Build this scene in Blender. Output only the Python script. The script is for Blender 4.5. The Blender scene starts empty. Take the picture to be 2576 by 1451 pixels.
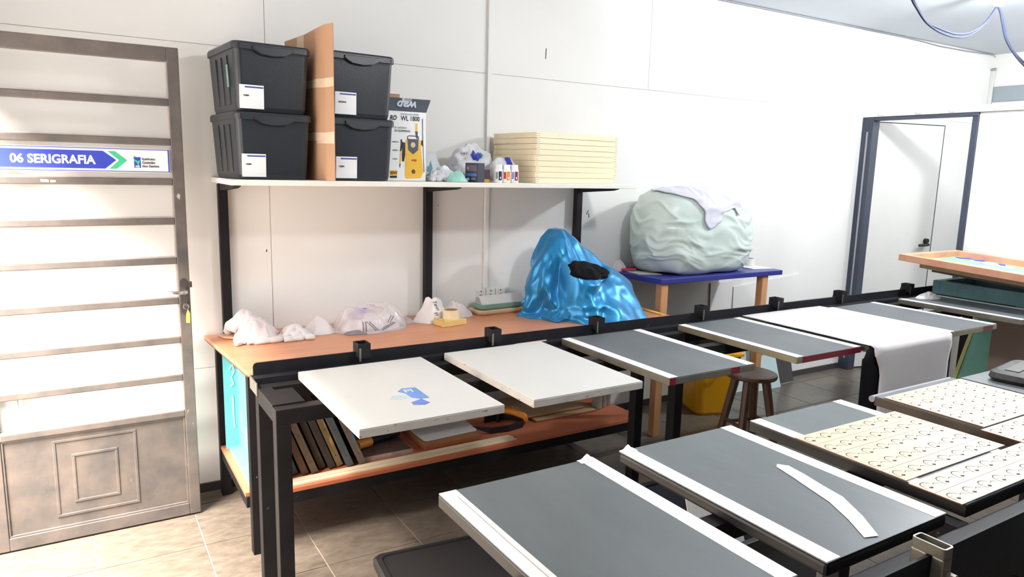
import bpy, math, random
from mathutils import Vector, Matrix, noise
random.seed(7)
SC = bpy.context.scene
COL = SC.collection

# ------------------------------------------------------------------ camera
yaw, pitch, roll, FPX, CAMH = 0.548974, 0.165973, 0.024946, 1798.32, 1.633
fw = Vector((math.sin(yaw)*math.cos(pitch), math.cos(yaw)*math.cos(pitch), -math.sin(pitch)))
rt = Vector((math.cos(yaw), -math.sin(yaw), 0)); up = rt.cross(fw)
r2 = rt*math.cos(roll) + up*math.sin(roll); u2 = -rt*math.sin(roll) + up*math.cos(roll)
cd = bpy.data.cameras.new('camera'); cam = bpy.data.objects.new('camera', cd); COL.objects.link(cam)
cd.sensor_fit = 'HORIZONTAL'; cd.sensor_width = 36; cd.lens = 36*FPX/2576; cd.clip_start = .02; cd.clip_end = 60
cam.matrix_world = Matrix(((r2.x, u2.x, -fw.x, 0), (r2.y, u2.y, -fw.y, 0), (r2.z, u2.z, -fw.z, CAMH), (0, 0, 0, 1)))
SC.camera = cam
# ------------------------------------------------------------------ world, light, exposure
SC.view_settings.view_transform = 'Standard'; SC.view_settings.look = 'None'
SC.view_settings.gamma = 1; SC.view_settings.use_curve_mapping = False
SC.view_settings.exposure = 0.12
w = bpy.data.worlds.new('sky'); SC.world = w; w.use_nodes = True
w.node_tree.nodes['Background'].inputs[0].default_value = (.95, .97, 1, 1)
w.node_tree.nodes['Background'].inputs[1].default_value = 1.2
def area(name, loc, rot, sx, sy, power, col):
    l = bpy.data.lights.new(name, 'AREA'); l.shape = 'RECTANGLE'; l.size = sx; l.size_y = sy; l.energy = power; l.color = col
    o = bpy.data.objects.new(name, l); o.location = loc; o.rotation_euler = rot; COL.objects.link(o); return o
# daylight coming in through the open doorway in the left wall
area('doorway_daylight', (-.80, 2.50, 1.15), (0, -math.pi/2, 0), 2.1, 1.8, 38, (1, .86, .77))
area('doorway_skylight', (-1.15, 2.50, 3.30), (0, -math.radians(24), 0), .8, 1.9, 1600, (1, .89, .79))
TUBE_POWER = 62

# ------------------------------------------------------------------ helpers
def lin(c):
    c = c/255.0
    return c/12.92 if c <= .04045 else ((c+.055)/1.055)**2.4
def rgb(r, g, b): return (lin(r), lin(g), lin(b), 1)
MATS = {}
def M(name, c, rough=.5, metal=0, var=.06, scale=6, bump=0, stretch=(1, 1, 1), c2=None, alpha=1, emit=0, spec=.5, coat=0, sheen=0, bscale=None, trans=0):
    if name in MATS: return MATS[name]
    m = bpy.data.materials.new(name); m.use_nodes = True; nt = m.node_tree; N = nt.nodes; L = nt.links
    b = N['Principled BSDF']; col = rgb(*c)
    tc = N.new('ShaderNodeTexCoord'); mp = N.new('ShaderNodeMapping'); mp.inputs['Scale'].default_value = stretch
    L.new(tc.outputs['Object'], mp.inputs['Vector'])
    no = N.new('ShaderNodeTexNoise'); no.inputs['Scale'].default_value = scale; no.inputs['Detail'].default_value = 6; no.inputs['Roughness'].default_value = .6
    L.new(mp.outputs['Vector'], no.inputs['Vector'])
    cr = N.new('ShaderNodeValToRGB'); cr.color_ramp.elements[0].position = .3; cr.color_ramp.elements[1].position = .7
    if c2: a, z = col, rgb(*c2)
    else:
        a = tuple(min(1, v*(1-var)) for v in col[:3])+(1,); z = tuple(min(1, v*(1+var)) for v in col[:3])+(1,)
    cr.color_ramp.elements[0].color = a; cr.color_ramp.elements[1].color = z
    L.new(no.outputs['Fac'], cr.inputs['Fac']); L.new(cr.outputs['Color'], b.inputs['Base Color'])
    b.inputs['Roughness'].default_value = rough; b.inputs['Metallic'].default_value = metal
    b.inputs['Specular IOR Level'].default_value = spec; b.inputs['Coat Weight'].default_value = coat
    b.inputs['Sheen Weight'].default_value = sheen; b.inputs['Alpha'].default_value = alpha
    b.inputs['Transmission Weight'].default_value = trans
    if emit:
        b.inputs['Emission Color'].default_value = col; b.inputs['Emission Strength'].default_value = emit
    if bump:
        bp = N.new('ShaderNodeBump'); bp.inputs['Strength'].default_value = bump; bp.inputs['Distance'].default_value = .01
        src = no
        if bscale:
            src = N.new('ShaderNodeTexNoise'); src.inputs['Scale'].default_value = bscale; src.inputs['Detail'].default_value = 5
            L.new(mp.outputs['Vector'], src.inputs['Vector'])
        L.new(src.outputs['Fac'], bp.inputs['Height']); L.new(bp.outputs['Normal'], b.inputs['Normal'])
    MATS[name] = m; return m
def speckle(m, c, thr=.62, scale=60, stretch=(1, 1, 1), soft=.03):
    """dots / scuffs of another colour on a material"""
    nt = m.node_tree; N = nt.nodes; L = nt.links; b = N['Principled BSDF']
    src = b.inputs['Base Color'].links[0].from_socket
    tc = N.new('ShaderNodeTexCoord'); mp = N.new('ShaderNodeMapping'); mp.inputs['Scale'].default_value = stretch
    L.new(tc.outputs['Object'], mp.inputs['Vector'])
    no = N.new('ShaderNodeTexNoise'); no.inputs['Scale'].default_value = scale; no.inputs['Detail'].default_value = 3
    L.new(mp.outputs['Vector'], no.inputs['Vector'])
    cr = N.new('ShaderNodeValToRGB'); cr.color_ramp.elements[0].position = thr; cr.color_ramp.elements[1].position = thr+soft
    L.new(no.outputs['Fac'], cr.inputs['Fac'])
    mx = N.new('ShaderNodeMixRGB'); L.new(cr.outputs['Color'], mx.inputs[0]); L.new(src, mx.inputs[1]); mx.inputs[2].default_value = rgb(*c)
    L.new(mx.outputs[0], b.inputs['Base Color']); return m

def wloc(o):
    v = Vector((0, 0, 0))
    while o: v += o.location; o = o.parent
    return v
def tag(o, label=None, cat=None, group=None, kind=None):
    if label: o['label'] = label
    if cat: o['category'] = cat
    if group: o['group'] = group
    if kind: o['kind'] = kind
    return o
def thing(name, label, cat, loc=(0, 0, 0), rz=0, group=None, kind=None):
    o = bpy.data.objects.new(name, None); o.empty_display_size = .05; COL.objects.link(o)
    o.location = loc; o.rotation_euler = (0, 0, rz); tag(o, label, cat, group, kind); return o
def structure(name): return thing(name, None, None, kind='structure')
class MB:
    def __init__(s): s.v = []; s.f = []
    def add(s, vs, fs):
        n = len(s.v); s.v += [tuple(p) for p in vs]; s.f += [tuple(i+n for i in f) for f in fs]; return s
    def box(s, x0, x1, y0, y1, z0, z1):
        return s.add([(x0, y0, z0), (x1, y0, z0), (x1, y1, z0), (x0, y1, z0), (x0, y0, z1), (x1, y0, z1), (x1, y1, z1), (x0, y1, z1)],
                     [(0, 3, 2, 1), (4, 5, 6, 7), (0, 1, 5, 4), (1, 2, 6, 5), (2, 3, 7, 6), (3, 0, 4, 7)])
    def prism(s, poly, z0, z1):      # poly in xy (ccw), extruded in z
        n = len(poly)
        return s.add([(x, y, z0) for x, y in poly]+[(x, y, z1) for x, y in poly],
                     [tuple(range(n-1, -1, -1)), tuple(range(n, 2*n))]+[(i, (i+1) % n, n+(i+1) % n, n+i) for i in range(n)])
    def yprism(s, poly, y0, y1):     # poly in xz, extruded in y
        n = len(poly)
        return s.add([(x, y0, z) for x, z in poly]+[(x, y1, z) for x, z in poly],
                     [tuple(range(n)), tuple(range(2*n-1, n-1, -1))]+[(i, n+i, n+(i+1) % n, (i+1) % n) for i in range(n)])
    def xprism(s, poly, x0, x1):     # poly in yz, extruded in x
        n = len(poly)
        return s.add([(x0, y, z) for y, z in poly]+[(x1, y, z) for y, z in poly],
                     [tuple(range(n-1, -1, -1)), tuple(range(n, 2*n))]+[(i, (i+1) % n, n+(i+1) % n, n+i) for i in range(n)])
    def hexa(s, b, t):               # 4 bottom + 4 top points (ccw)
        return s.add(list(b)+list(t), [(0, 3, 2, 1), (4, 5, 6, 7), (0, 1, 5, 4), (1, 2, 6, 5), (2, 3, 7, 6), (3, 0, 4, 7)])
    def tube(s, pts, r, n=10, cap=True):
        pts = [Vector(p) for p in pts]; rs = r if isinstance(r, (list, tuple)) else [r]*len(pts)
        rings = []; ref = None
        for i, p in enumerate(pts):
            d = (pts[min(i+1, len(pts)-1)]-pts[max(i-1, 0)]).normalized()
            if ref is None: ref = Vector((0, 0, 1)) if abs(d.z) < .9 else Vector((1, 0, 0))
            a = (ref-d*ref.dot(d)).normalized(); ref = a; b = d.cross(a)
            rings.append([p+(a*math.cos(t)+b*math.sin(t))*rs[i] for t in [2*math.pi*k/n for k in range(n)]])
        vs = [q for rg in rings for q in rg]; fs = []
        for i in range(len(rings)-1):
            for k in range(n): fs.append((i*n+k, i*n+(k+1) % n, (i+1)*n+(k+1) % n, (i+1)*n+k))
        if cap: fs += [tuple(range(n-1, -1, -1)), tuple(range((len(rings)-1)*n, len(rings)*n))]
        return s.add(vs, fs)
    def lathe(s, prof, cx, cy, n=24):   # prof [(r,z)...]
        vs = []; fs = []
        for r, z in prof:
            for k in range(n): t = 2*math.pi*k/n; vs.append((cx+r*math.cos(t), cy+r*math.sin(t), z))
        for i in range(len(prof)-1):
            for k in range(n): fs.append((i*n+k, i*n+(k+1) % n, (i+1)*n+(k+1) % n, (i+1)*n+k))
        if prof[0] != prof[-1]: fs += [tuple(range(n-1, -1, -1)), tuple(range((len(prof)-1)*n, len(prof)*n))]
        return s.add(vs, fs)
    def build(s, name, mat, parent=None, bevel=0, smooth=False, local=False, seg=2):
        off = Vector((0, 0, 0)) if (local or parent is None) else wloc(parent)
        me = bpy.data.meshes.new(name); me.from_pydata([tuple(Vector(p)-off) for p in s.v], [], s.f); me.validate(); me.update()
        return finish(me, name, mat, parent, bevel, smooth, seg)
def finish(me, name, mat, parent=None, bevel=0, smooth=False, seg=2):
    me.materials.append(mat)
    if smooth:
        for p in me.polygons: p.use_smooth = True
    o = bpy.data.objects.new(name, me); COL.objects.link(o)
    if parent: o.parent = parent
    if bevel:
        b = o.modifiers.new('bevel', 'BEVEL'); b.width = bevel; b.segments = seg; b.limit_method = 'ANGLE'; b.angle_limit = math.radians(40)
    return o
def single(mb, name, mat, label, cat, bevel=0, smooth=False, group=None):
    """one-mesh thing with its origin at the middle of its base"""
    xs = [p[0] for p in mb.v]; ys = [p[1] for p in mb.v]; zs = [p[2] for p in mb.v]
    c = Vector(((min(xs)+max(xs))/2, (min(ys)+max(ys))/2, min(zs)))
    mb.v = [tuple(Vector(p)-c) for p in mb.v]
    o = mb.build(name, mat, None, bevel, smooth); o.location = c
    return tag(o, label, cat, group)
def box(name, mat, parent, x0, x1, y0, y1, z0, z1, bevel=0, local=False):
    return MB().box(x0, x1, y0, y1, z0, z1).build(name, mat, parent, bevel, local=local)
def text(body, size, loc, rot, mat, parent, name='lettering', align='LEFT', bold=0, sx=1, depth=.0004, local=False, shear=0):
    cu = bpy.data.curves.new('txt', 'FONT'); cu.body = body; cu.size = size; cu.align_x = align; cu.offset = bold; cu.extrude = depth; cu.shear = shear; cu.resolution_u = 3
    to = bpy.data.objects.new('txt', cu); me = bpy.data.meshes.new_from_object(to); bpy.data.objects.remove(to); bpy.data.curves.remove(cu)
    off = Vector((0, 0, 0)) if local else wloc(parent)
    from mathutils import Euler
    me.transform(Matrix.Translation(Vector(loc)-off) @ Euler(rot).to_matrix().to_4x4() @ Matrix.Diagonal((sx, 1, 1, 1)))
    me.materials.clear(); return finish(me, name, mat, parent)
FRONT = (math.pi/2, 0, 0)
def ridged(p, sc): return 1.1-2*math.sqrt(noise.noise(Vector(p)*sc)**2+.004)
def smooth_path(pts, n=5):
    P_ = [Vector(p) for p in pts]; out = []
    for i in range(len(P_)-1):
        a, b, c, d = P_[max(i-1, 0)], P_[i], P_[i+1], P_[min(i+2, len(P_)-1)]
        for k in range(n):
            t = k/n; out.append(.5*((2*b)+(c-a)*t+(2*a-5*b+4*c-d)*t*t+(3*b-a-3*c+d)*t**3))
    return out+[P_[-1]]
def crumple(cx, cy, z0, rx, ry, h, seed, n=44, k=90, freq=9, edge=.32, flat=1.6, rot=0, amp=.66, lean=(0, 0)):
    """a crumpled cloth heap, closed underneath"""
    vs = []; fs = []
    for i in range(n+1):
        t = i/n
        for j in range(k):
            a = 2*math.pi*j/k
            bd = 1+edge*noise.noise(Vector((math.cos(a)*1.6+seed, math.sin(a)*1.6, seed*.7)))+edge*.4*noise.noise(Vector((math.cos(a)*5+seed, math.sin(a)*5, 3)))
            x0, y0 = rx*t*bd*math.cos(a), ry*t*bd*math.sin(a)
            x = x0*math.cos(rot)-y0*math.sin(rot); y = x0*math.sin(rot)+y0*math.cos(rot)
            pr = (1-t**flat)**.85 if t < 1 else 0
            wx = noise.noise(Vector((x*9, y*9, seed)))*.05; wy = noise.noise(Vector((x*9+7, y*9, seed+3)))*.05
            f = ridged((x+wx, (y+wy)*1.3, seed), freq)*.52+ridged((x+wy+3, y+wx, seed+5), freq*2.1)*.30+ridged((x*1.4+wx, y+wy, seed+9), freq*4)*.18
            zz = h*(pr*(1-amp)+amp*max(0, f)*min(1, pr*1.25))+.004*(1-t)
            wob = .34*h*noise.noise(Vector((x*16+seed, y*16, 2)))*pr
            vs.append((cx+x+wob+lean[0]*zz, cy+y+wob*.6+lean[1]*zz, z0+zz+(.003 if t < 1 else 0)))
    for i in range(n):
        for j in range(k): fs.append((i*k+j, (i+1)*k+j, (i+1)*k+(j+1) % k, i*k+(j+1) % k))
    b = len(vs)
    for j in range(k):
        x, y, z = vs[n*k+j]; vs.append((x, y, z0))
    for j in range(k): fs.append((n*k+j, b+j, b+(j+1) % k, n*k+(j+1) % k))
    fs.append(tuple(b+j for j in range(k-1, -1, -1)))
    m = MB(); m.add(vs, fs); return m

def rags(cx, cy, z0, rx, ry, h, seed, nf=22, peak=(0, 0)):
    """heap of tangled cloth: a low crumpled base with rolled and bent folds over it"""
    rn = random.Random(seed); m = crumple(cx, cy, z0, rx*.95, ry*.95, h*.80, seed*.37, freq=8, amp=.35, flat=1.7, edge=.2)
    def top(x, y):
        d = math.hypot((x-cx-peak[0])/rx, (y-cy-peak[1])/ry); return h*max(0, 1-d**1.5*.85)
    for i in range(nf):
        a = rn.uniform(0, 2*math.pi); q = math.sqrt(rn.uniform(0, .72)); x = cx+rx*q*math.cos(a); y = cy+ry*q*math.sin(a); dr = rn.uniform(0, 2*math.pi); pts = []; L = rn.uniform(.7, 1.2)*rx*.62
        for k in range(5):
            xx = min(max(x, cx-rx), cx+rx); yy = min(max(y, cy-ry), cy+ry)
            pts.append((xx, yy, z0+max(.010, top(xx, yy)*rn.uniform(.66, .80)))); dr += rn.uniform(-.5, .5); x += L*math.cos(dr)*.6; y += L*math.sin(dr)*.6
        pts = smooth_path(pts, 4); n = len(pts); w = rn.uniform(.010, .022)
        m.tube(pts, [w*(.45+.55*math.sin(math.pi*(j+.6)/(n+.2))) for j in range(n)], 10)
    m.v = [(p[0], p[1], max(p[2], z0)) for p in m.v]
    return m

from mathutils.bvhtree import BVHTree
def tree_of(mb): return BVHTree.FromPolygons([Vector(p) for p in mb.v], mb.f)
def lay_poly(poly, tree, name, mat, parent, eps=.0008, dirv=(0, 1, 0), rings=5, sub=4):
    """a flat print given as an xz outline, laid onto the surface in tree"""
    out = []
    for (a, b), (c, d) in zip(poly, poly[1:]+poly[:1]): out += [(a+(c-a)*k/sub, b+(d-b)*k/sub) for k in range(sub)]
    cx = sum(p[0] for p in out)/len(out); cz = sum(p[1] for p in out)/len(out); D = Vector(dirv).normalized(); vs = []; n = len(out); last = None
    for i in range(rings+1):
        for x, z in out:
            X, Z_ = cx+(x-cx)*i/rings, cz+(z-cz)*i/rings; h = tree.ray_cast(Vector((X, 2.5, Z_)), D)[0]
            last = h or last; vs.append(tuple((h or last)-D*eps))
    m = MB(); m.add(vs, [(i*n+k, i*n+(k+1) % n, (i+1)*n+(k+1) % n, (i+1)*n+k) for i in range(rings) for k in range(n)])
    return m.build(name, mat, parent)
def lay_object(o, parent, tree, eps=.0008, dirv=(0, 1, 0)):
    """push the vertices of a flat lettering mesh onto the surface in tree"""
    off = wloc(parent); D = Vector(dirv).normalized()
    for v in o.data.vertices:
        p = v.co+off; h = tree.ray_cast(Vector((p.x, p.y, p.z))-D*.3, D)[0]
        if h: v.co = h-D*eps-off
def lay_cloth(C0, U, V, D, hu, hv, tree, seed, lump, n=24, k=72):
    """crumpled cloth resting on the surface in tree (closed: top and underside)"""
    C0, U, V, D = Vector(C0), Vector(U).normalized(), Vector(V).normalized(), Vector(D).normalized(); T_ = []; B_ = []
    for i in range(n+1):
        t = i/n
        for j in range(k):
            a = 2*math.pi*j/k; bd = 1+.22*noise.noise(Vector((math.cos(a)*1.5+seed, math.sin(a)*1.5, 0)))+.10*noise.noise(Vector((math.cos(a)*4, math.sin(a)*4, seed)))
            h = tree.ray_cast(C0+U*(hu*t*bd*math.cos(a))+V*(hv*t*bd*math.sin(a))-D*.4, D)[0] or (B_[-k] if i else C0)
            q = h+Vector((seed, 0, 0)); l = lump*max(0, 1-t**3)**.6*(.35+.65*max(0, .6*ridged(q, 9)+.4*ridged(q, 19)))
            B_.append(h+D*.001); T_.append(h-D*(.0025+l))
    f = [(i*k+j, i*k+(j+1) % k, (i+1)*k+(j+1) % k, (i+1)*k+j) for i in range(n) for j in range(k)]; N_ = len(T_)
    f += [tuple(N_+a for a in reversed(q)) for q in f[:]]+[(n*k+j, n*k+(j+1) % k, N_+n*k+(j+1) % k, N_+n*k+j) for j in range(k)]
    m = MB(); m.add(T_+B_, f); return m

# ------------------------------------------------------------------ materials
m_wall = M('wall_paint', (231, 231, 228), .6, var=.015, scale=3, bump=.04, bscale=40)
m_wallgap = M('wall_joint', (205, 203, 198), .8)
m_ceil = M('ceiling_paint', (204, 210, 219), .7, var=.02, scale=2)
m_tile = M('floor_tile', (84, 77, 69), .28, c2=(112, 103, 93), scale=5, bump=.12, bscale=22, stretch=(1, 2.2, 1)); speckle(m_tile, (146, 136, 122), .68, 26, (1, 2.5, 1), .06)
m_grout = M('grout', (140, 130, 116), .8, var=.15, scale=20)
m_base = M('baseboard', (60, 56, 54), .5)
m_doorm = M('door_metal', (80, 78, 78), .45, .1, c2=(112, 103, 97), scale=7, bump=.06, bscale=60); speckle(m_doorm, (176, 168, 160), .72, 34, (1, 1, .45), .04)
m_blackm = M('black_steel', (26, 24, 26), .6, 0, spec=.25, var=.25, scale=9); speckle(m_blackm, (112, 108, 104), .74, 30, (1, 1, 1), .03)
m_blackm2 = M('rail_steel', (30, 30, 35), .6, 0, spec=.25, var=.25, scale=9); speckle(m_blackm2, (128, 128, 128), .73, 24, (.5, 1, 1.6), .04)
m_wood = M('bench_laminate', (196, 130, 94), .34, c2=(210, 148, 110), scale=3.2, stretch=(1.2, 16, 4), spec=.4)
m_woodedge = M('laminate_edge', (120, 58, 44), .45)
m_white = M('white_board', (214, 214, 210), .45, var=.02, scale=5)
m_shelf = M('shelf_board', (236, 234, 226), .4, var=.02)
m_plastic = M('black_plastic', (38, 42, 49), .38, var=.12, scale=4, bump=.05, bscale=120)
m_plasticd = M('dark_plastic', (24, 23, 24), .5)
m_card = M('cardboard', (172, 132, 102), .75, c2=(186, 148, 116), scale=4, stretch=(1, 1, .3))
m_cardtape = M('paper_tape', (214, 190, 164), .6, var=.08, scale=14)
m_pine = M('pine', (242, 224, 188), .5, c2=(248, 234, 202), scale=3, stretch=(1, 9, 9), bump=.03)
m_ply = M('plywood_face', (214, 197, 170), .5, c2=(222, 207, 182), scale=3, stretch=(1, 5, 1))
m_plyedge = M('plywood_edge', (150, 92, 50), .6)
m_ink = M('burnt_line', (66, 56, 46), .8)
m_rubber = M('platen_rubber', (84, 88, 92), .45, c2=(98, 102, 106), scale=3, bump=.03, bscale=90); speckle(m_rubber, (186, 188, 188), .735, 30, (1, 1, 1), .03)
m_rubber2 = M('platen_rubber_dark', (84, 91, 93), .40, c2=(104, 110, 114), scale=4, bump=.03, bscale=80, stretch=(1, .35, 1)); speckle(m_rubber2, (150, 152, 152), .76, 26, (1, 1, 1), .02)
m_wedge = M('worn_white_edge', (196, 192, 186), .6, var=.1, scale=12); speckle(m_wedge, (140, 126, 108), .66, 40, (1, 1, 2), .05)
m_tapew = M('white_tape', (236, 236, 236), .5, var=.01)
m_steelw = M('worn_steel', (132, 128, 116), .4, .6, var=.15, scale=12)
m_redtape = M('red_tape', (122, 30, 44), .4)
m_olive = M('tan_edge', (148, 138, 112), .4, .3, var=.2, scale=10)
m_blueboard = M('blue_tabletop', (44, 48, 128), .35, var=.1)
m_legwood = M('leg_wood', (190, 136, 92), .5, c2=(206, 156, 112), scale=3, stretch=(8, 8, 1))
m_bag = M('pale_green_plastic', (196, 210, 204), .34, var=.05, scale=3, bump=.10, bscale=9, spec=.5)
m_cloth = M('white_cloth', (218, 214, 216), .85, var=.03, scale=8, bump=.2, bscale=30, sheen=.3)
m_shelfcloth = M('cool_white_cloth', (228, 231, 236), .85, var=.03, scale=8, bump=.1, bscale=30)
m_pinkcloth = M('off_white_cloth', (212, 203, 204), .85, var=.04, scale=8, bump=.2, bscale=30, sheen=.3)
m_satin = M('blue_satin', (0, 128, 186), .33, metal=.45, var=.12, scale=4, sheen=.3, spec=.8, bump=.06, bscale=20)
m_blackcloth = M('black_cloth', (13, 12, 17), .9, var=.2, spec=.2)
m_clearbag = M('clear_plastic', (240, 234, 236), .22, alpha=.5, spec=.7, bump=.4, bscale=26)
m_yellow = M('yellow_plastic', (222, 160, 20), .42, var=.06)
m_stool = M('stool_wood', (92, 66, 50), .4, c2=(122, 92, 70), scale=4, stretch=(6, 6, 1), bump=.05)
m_turq = M('turquoise_paint', (66, 196, 200), .45, var=.1, scale=6); 
m_mint = M('mint_film', (150, 206, 192), .5)
m_glass = M('pane_glass', (238, 240, 240), .08, alpha=.10, spec=.5)
m_navy = M('navy', (34, 40, 58), .4)
m_screenblue = M('sign_blue', (50, 66, 176), .4, var=.02)
m_green = M('sign_green', (64, 180, 132), .4, var=.02)
m_signw = M('sign_white', (222, 222, 226), .35, var=.005)
m_txt = M('ink_black', (30, 34, 44), .6)
m_grey = M('ink_grey', (150, 152, 156), .6)
m_dframe = M('door_frame_paint', (52, 58, 74), .45, var=.12, scale=8)
m_chrome = M('chrome', (196, 194, 192), .2, .9)

# ------------------------------------------------------------------ setting
X0, X1, Y0, YW, ZC = -.42, 7.52, -1.4, 3.66, 2.805
fl = structure('floor')
MB().box(-1.7, X1+.1, Y0-.1, YW+.1, -.06, -.003).build('floor_bed', m_grout, fl)
P = .41; xs = [.385+P*k for k in range(-2, 19)]; ys = [2.70+P*k for k in range(-10, 4)]
tm = None; g = .003
for i in range(len(xs)-1):
    for j in range(len(ys)-1):
        a, b = max(xs[i], X0), min(xs[i+1], X1); c, d = max(ys[j], Y0), min(ys[j+1], YW)
        if b-a < .02 or d-c < .02: continue
        if tm is None:
            t0 = MB().box(-.5, .5, -.5, .5, -.004, 0); tile = t0.build('tile', m_tile, fl, local=True); tm = tile.data
            mm = tile
        else:
            mm = bpy.data.objects.new('tile', tm); COL.objects.link(mm); mm.parent = fl
        mm.location = ((a+b)/2, (c+d)/2, random.uniform(-.0006, 0)); mm.scale = (b-a-2*g, d-c-2*g, 1)
wb = structure('wall_back')
MB().box(-1.7, X1+.1, YW+.004, YW+.1, 0, ZC+.05).build('wall_core', m_wallgap, wb)
zs3 = [0, .636, 2.16, ZC]
for r in range(3):
    cols = [-1.7, -.385, .823, 2.03, X1] if r == 1 else [-1.7, -.385, .823, 2.03, 3.24, X1] if r else [-1.7, -.385, .823, 2.03, 3.24, 4.45, 5.66, X1]
    for i in range(len(cols)-1):
        gp = .0016
        box('panel', m_wall, wb, cols[i]+gp, cols[i+1]-gp, YW, YW+.006, zs3[r]+gp, zs3[r+1]-gp)
for (x, z, l, a) in [(2.433, 2.307, .06, .05), (2.788, 1.37, .03, .5), (2.80, 1.35, .03, -.15), (1.74, 1.42, .006, 0), (1.30, .86, .006, 0), (.80, 1.20, .012, .2), (3.95, .80, .02, 1.4)]:
    p = Vector((math.sin(a), 0, math.cos(a)))*l/2; c = Vector((x, YW-.0005, z))
    MB().tube([c-p, c+p], .0022, 6).build('scuff', m_txt, wb)
cl = structure('ceiling'); MB().box(X0-.1, X1+.1, Y0-.1, YW+.1, ZC, ZC+.08).build('ceiling_slab', m_ceil, cl)
wl = structure('wall_left')
MB().box(X0-.1, X0, Y0, 1.55, 0, ZC).build('wall_part', m_wall, wl); MB().box(X0-.1, X0, 1.55, 3.42, 2.13, ZC).build('wall_part', m_wall, wl)
MB().box(X0-.1, X0, 3.42, YW, 0, ZC).build('wall_part', m_wall, wl)
wr = structure('wall_right'); MB().box(X1, X1+.1, Y0-.1, YW+.1, 0, ZC).build('wall_part', m_wall, wr)
we = structure('wall_rear'); MB().box(-1.7, X1+.1, Y0-.1, Y0, 0, ZC).build('wall_part', M('rear_shade', (62, 58, 56), .8), we)  # unseen wall coloured dark, keeps bounced light off faces towards the camera
bb = structure('baseboard_back')
MB().box(X0, 5.57, YW-.012, YW, 0, .045).build('skirting', m_base, bb)
wp = structure('wall_partition'); MB().box(5.60, 5.64, Y0, 2.77, 0, 2.115).build('partition_board', m_wall, wp)
t = structure('trim_1'); MB().box(5.575, 5.665, 3.565, YW, 0, 2.115).build('jamb', m_dframe, t, .003)
MB().box(5.568, 5.575, 3.60, 3.612, .1, 2.0).build('jamb_groove', m_grey, t)
t = structure('trim_2'); MB().box(5.585, 5.655, 2.772, 2.812, 0, 2.09).build('jamb', m_dframe, t, .002)
t = structure('trim_3'); MB().box(5.58, 5.66, 2.772, 3.565, 2.09, 2.115).build('lintel', m_dframe, t, .002)
t = structure('trim_4'); MB().box(5.575, 5.665, Y0, YW, 2.117, 2.165).build('top_rail', m_white, t, .003)
for y in (3.50, 3.2, 2.95, 2.66): MB().box(5.566, 5.576, y-.02, y+.02, 2.125, 2.150).build('rail_clip', m_shelf, t, .002)
t = structure('trim_5'); MB().box(7.49, X1, 3.625, YW, 2.29, 2.66).build('conduit', m_white, t, .004); MB().box(7.48, 7.5, 3.62, 3.65, 2.655, 2.68).build('conduit_clip', m_grey, t)
wn = structure('window_1')
m_wing = M('window_glass', (150, 160, 166), .15, var=.05)
MB().box(7.505, 7.518, 2.0, 3.62, 2.37, 2.505).build('pane', m_wing, wn)
for z in (2.355, 2.325, 2.297): MB().box(7.495, 7.52, 2.0, 3.62, z-.009, z+.009).build('louvre', m_white, wn, .002)
MB().box(7.495, 7.52, 2.0, 3.62, 2.505, 2.518).build('window_frame', m_white, wn, .002)
# inner door standing open behind the partition opening
d2 = structure('door_2')
a = Vector((5.672, 3.60, 0)); e = Vector((6.40, 3.455, 0)); dv = (e-a).normalized(); nv = Vector((-dv.y, dv.x, 0))*.018
def slab(p, q, n, z0, z1): return MB().hexa([(p-n)+Vector((0, 0, z0)), (q-n)+Vector((0, 0, z0)), (q+n)+Vector((0, 0, z0)), (p+n)+Vector((0, 0, z0))], [(p-n)+Vector((0, 0, z1)), (q-n)+Vector((0, 0, z1)), (q+n)+Vector((0, 0, z1)), (p+n)+Vector((0, 0, z1))])
slab(a, e, nv, .012, 2.08).build('door_leaf', m_white, d2)
slab(a, e, nv*1.05, 2.08, 2.088).build('edge_strip', m_txt, d2); slab(e, e+dv*.008, nv*1.05, .012, 2.088).build('edge_strip', m_txt, d2)
hp = e-dv*.07-nv*1.0
MB().tube([hp+Vector((0, 0, 1.07)), hp-nv*2.2+Vector((0, 0, 1.07)), hp-nv*2.4-dv*.11+Vector((0, 0, 1.065))], .012, 8).build('handle', m_plasticd, d2)
MB().tube([hp+Vector((0, 0, 1.10)), hp-nv*1.4+Vector((0, 0, 1.10))], .022, 12).build('rosette', m_plasticd, d2)

# ------------------------------------------------------------------ metal door with glass slots (opened against the back wall)
dr = structure('door_1'); DX0, DX1, DY0, DY1 = -.375, .413, 3.425, 3.458
MB().box(.366, DX1, DY0, DY1, 0.006, 2.10).build('stile', m_doorm, dr, .003)
MB().box(DX0, -.325, DY0, DY1, 0.006, 2.10).build('stile', m_doorm, dr, .003)
MB().box(-.325, .366, DY0, DY1, 2.04, 2.10).build('top_rail', m_doorm, dr, .003)
MB().box(-.325, .366, DY0, DY1, 0.006, .062).build('bottom_rail', m_doorm, dr, .003)
BZ = [1.873, 1.708, 1.540, 1.370, 1.197, 1.018, .840, .666, .497]
bars = []
for z in BZ: MB().box(-.325, .366, DY0, DY1, z-.014, z+.016).build('slat', m_doorm, dr, .004)
edges = [2.04]+BZ
for i in range(len(edges)-1):
    MB().box(-.325, .366, 3.442, 3.446, edges[i+1]+.016, edges[i]-(.014 if i else 0)).build('pane', m_glass, dr)
m_stop = M('pane_stop', (168, 162, 158), .4, var=.1, scale=20)
for i in range(len(edges)-1):
    z0, z1 = edges[i+1]+.016, edges[i]-(.014 if i else 0)
    MB().box(-.325, .366, 3.430, 3.442, z0, z0+.006).build('pane_stop', m_stop, dr)
    MB().box(.360, .366, 3.430, 3.442, z0+.006, z1).build('pane_stop', m_stop, dr)
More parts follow.
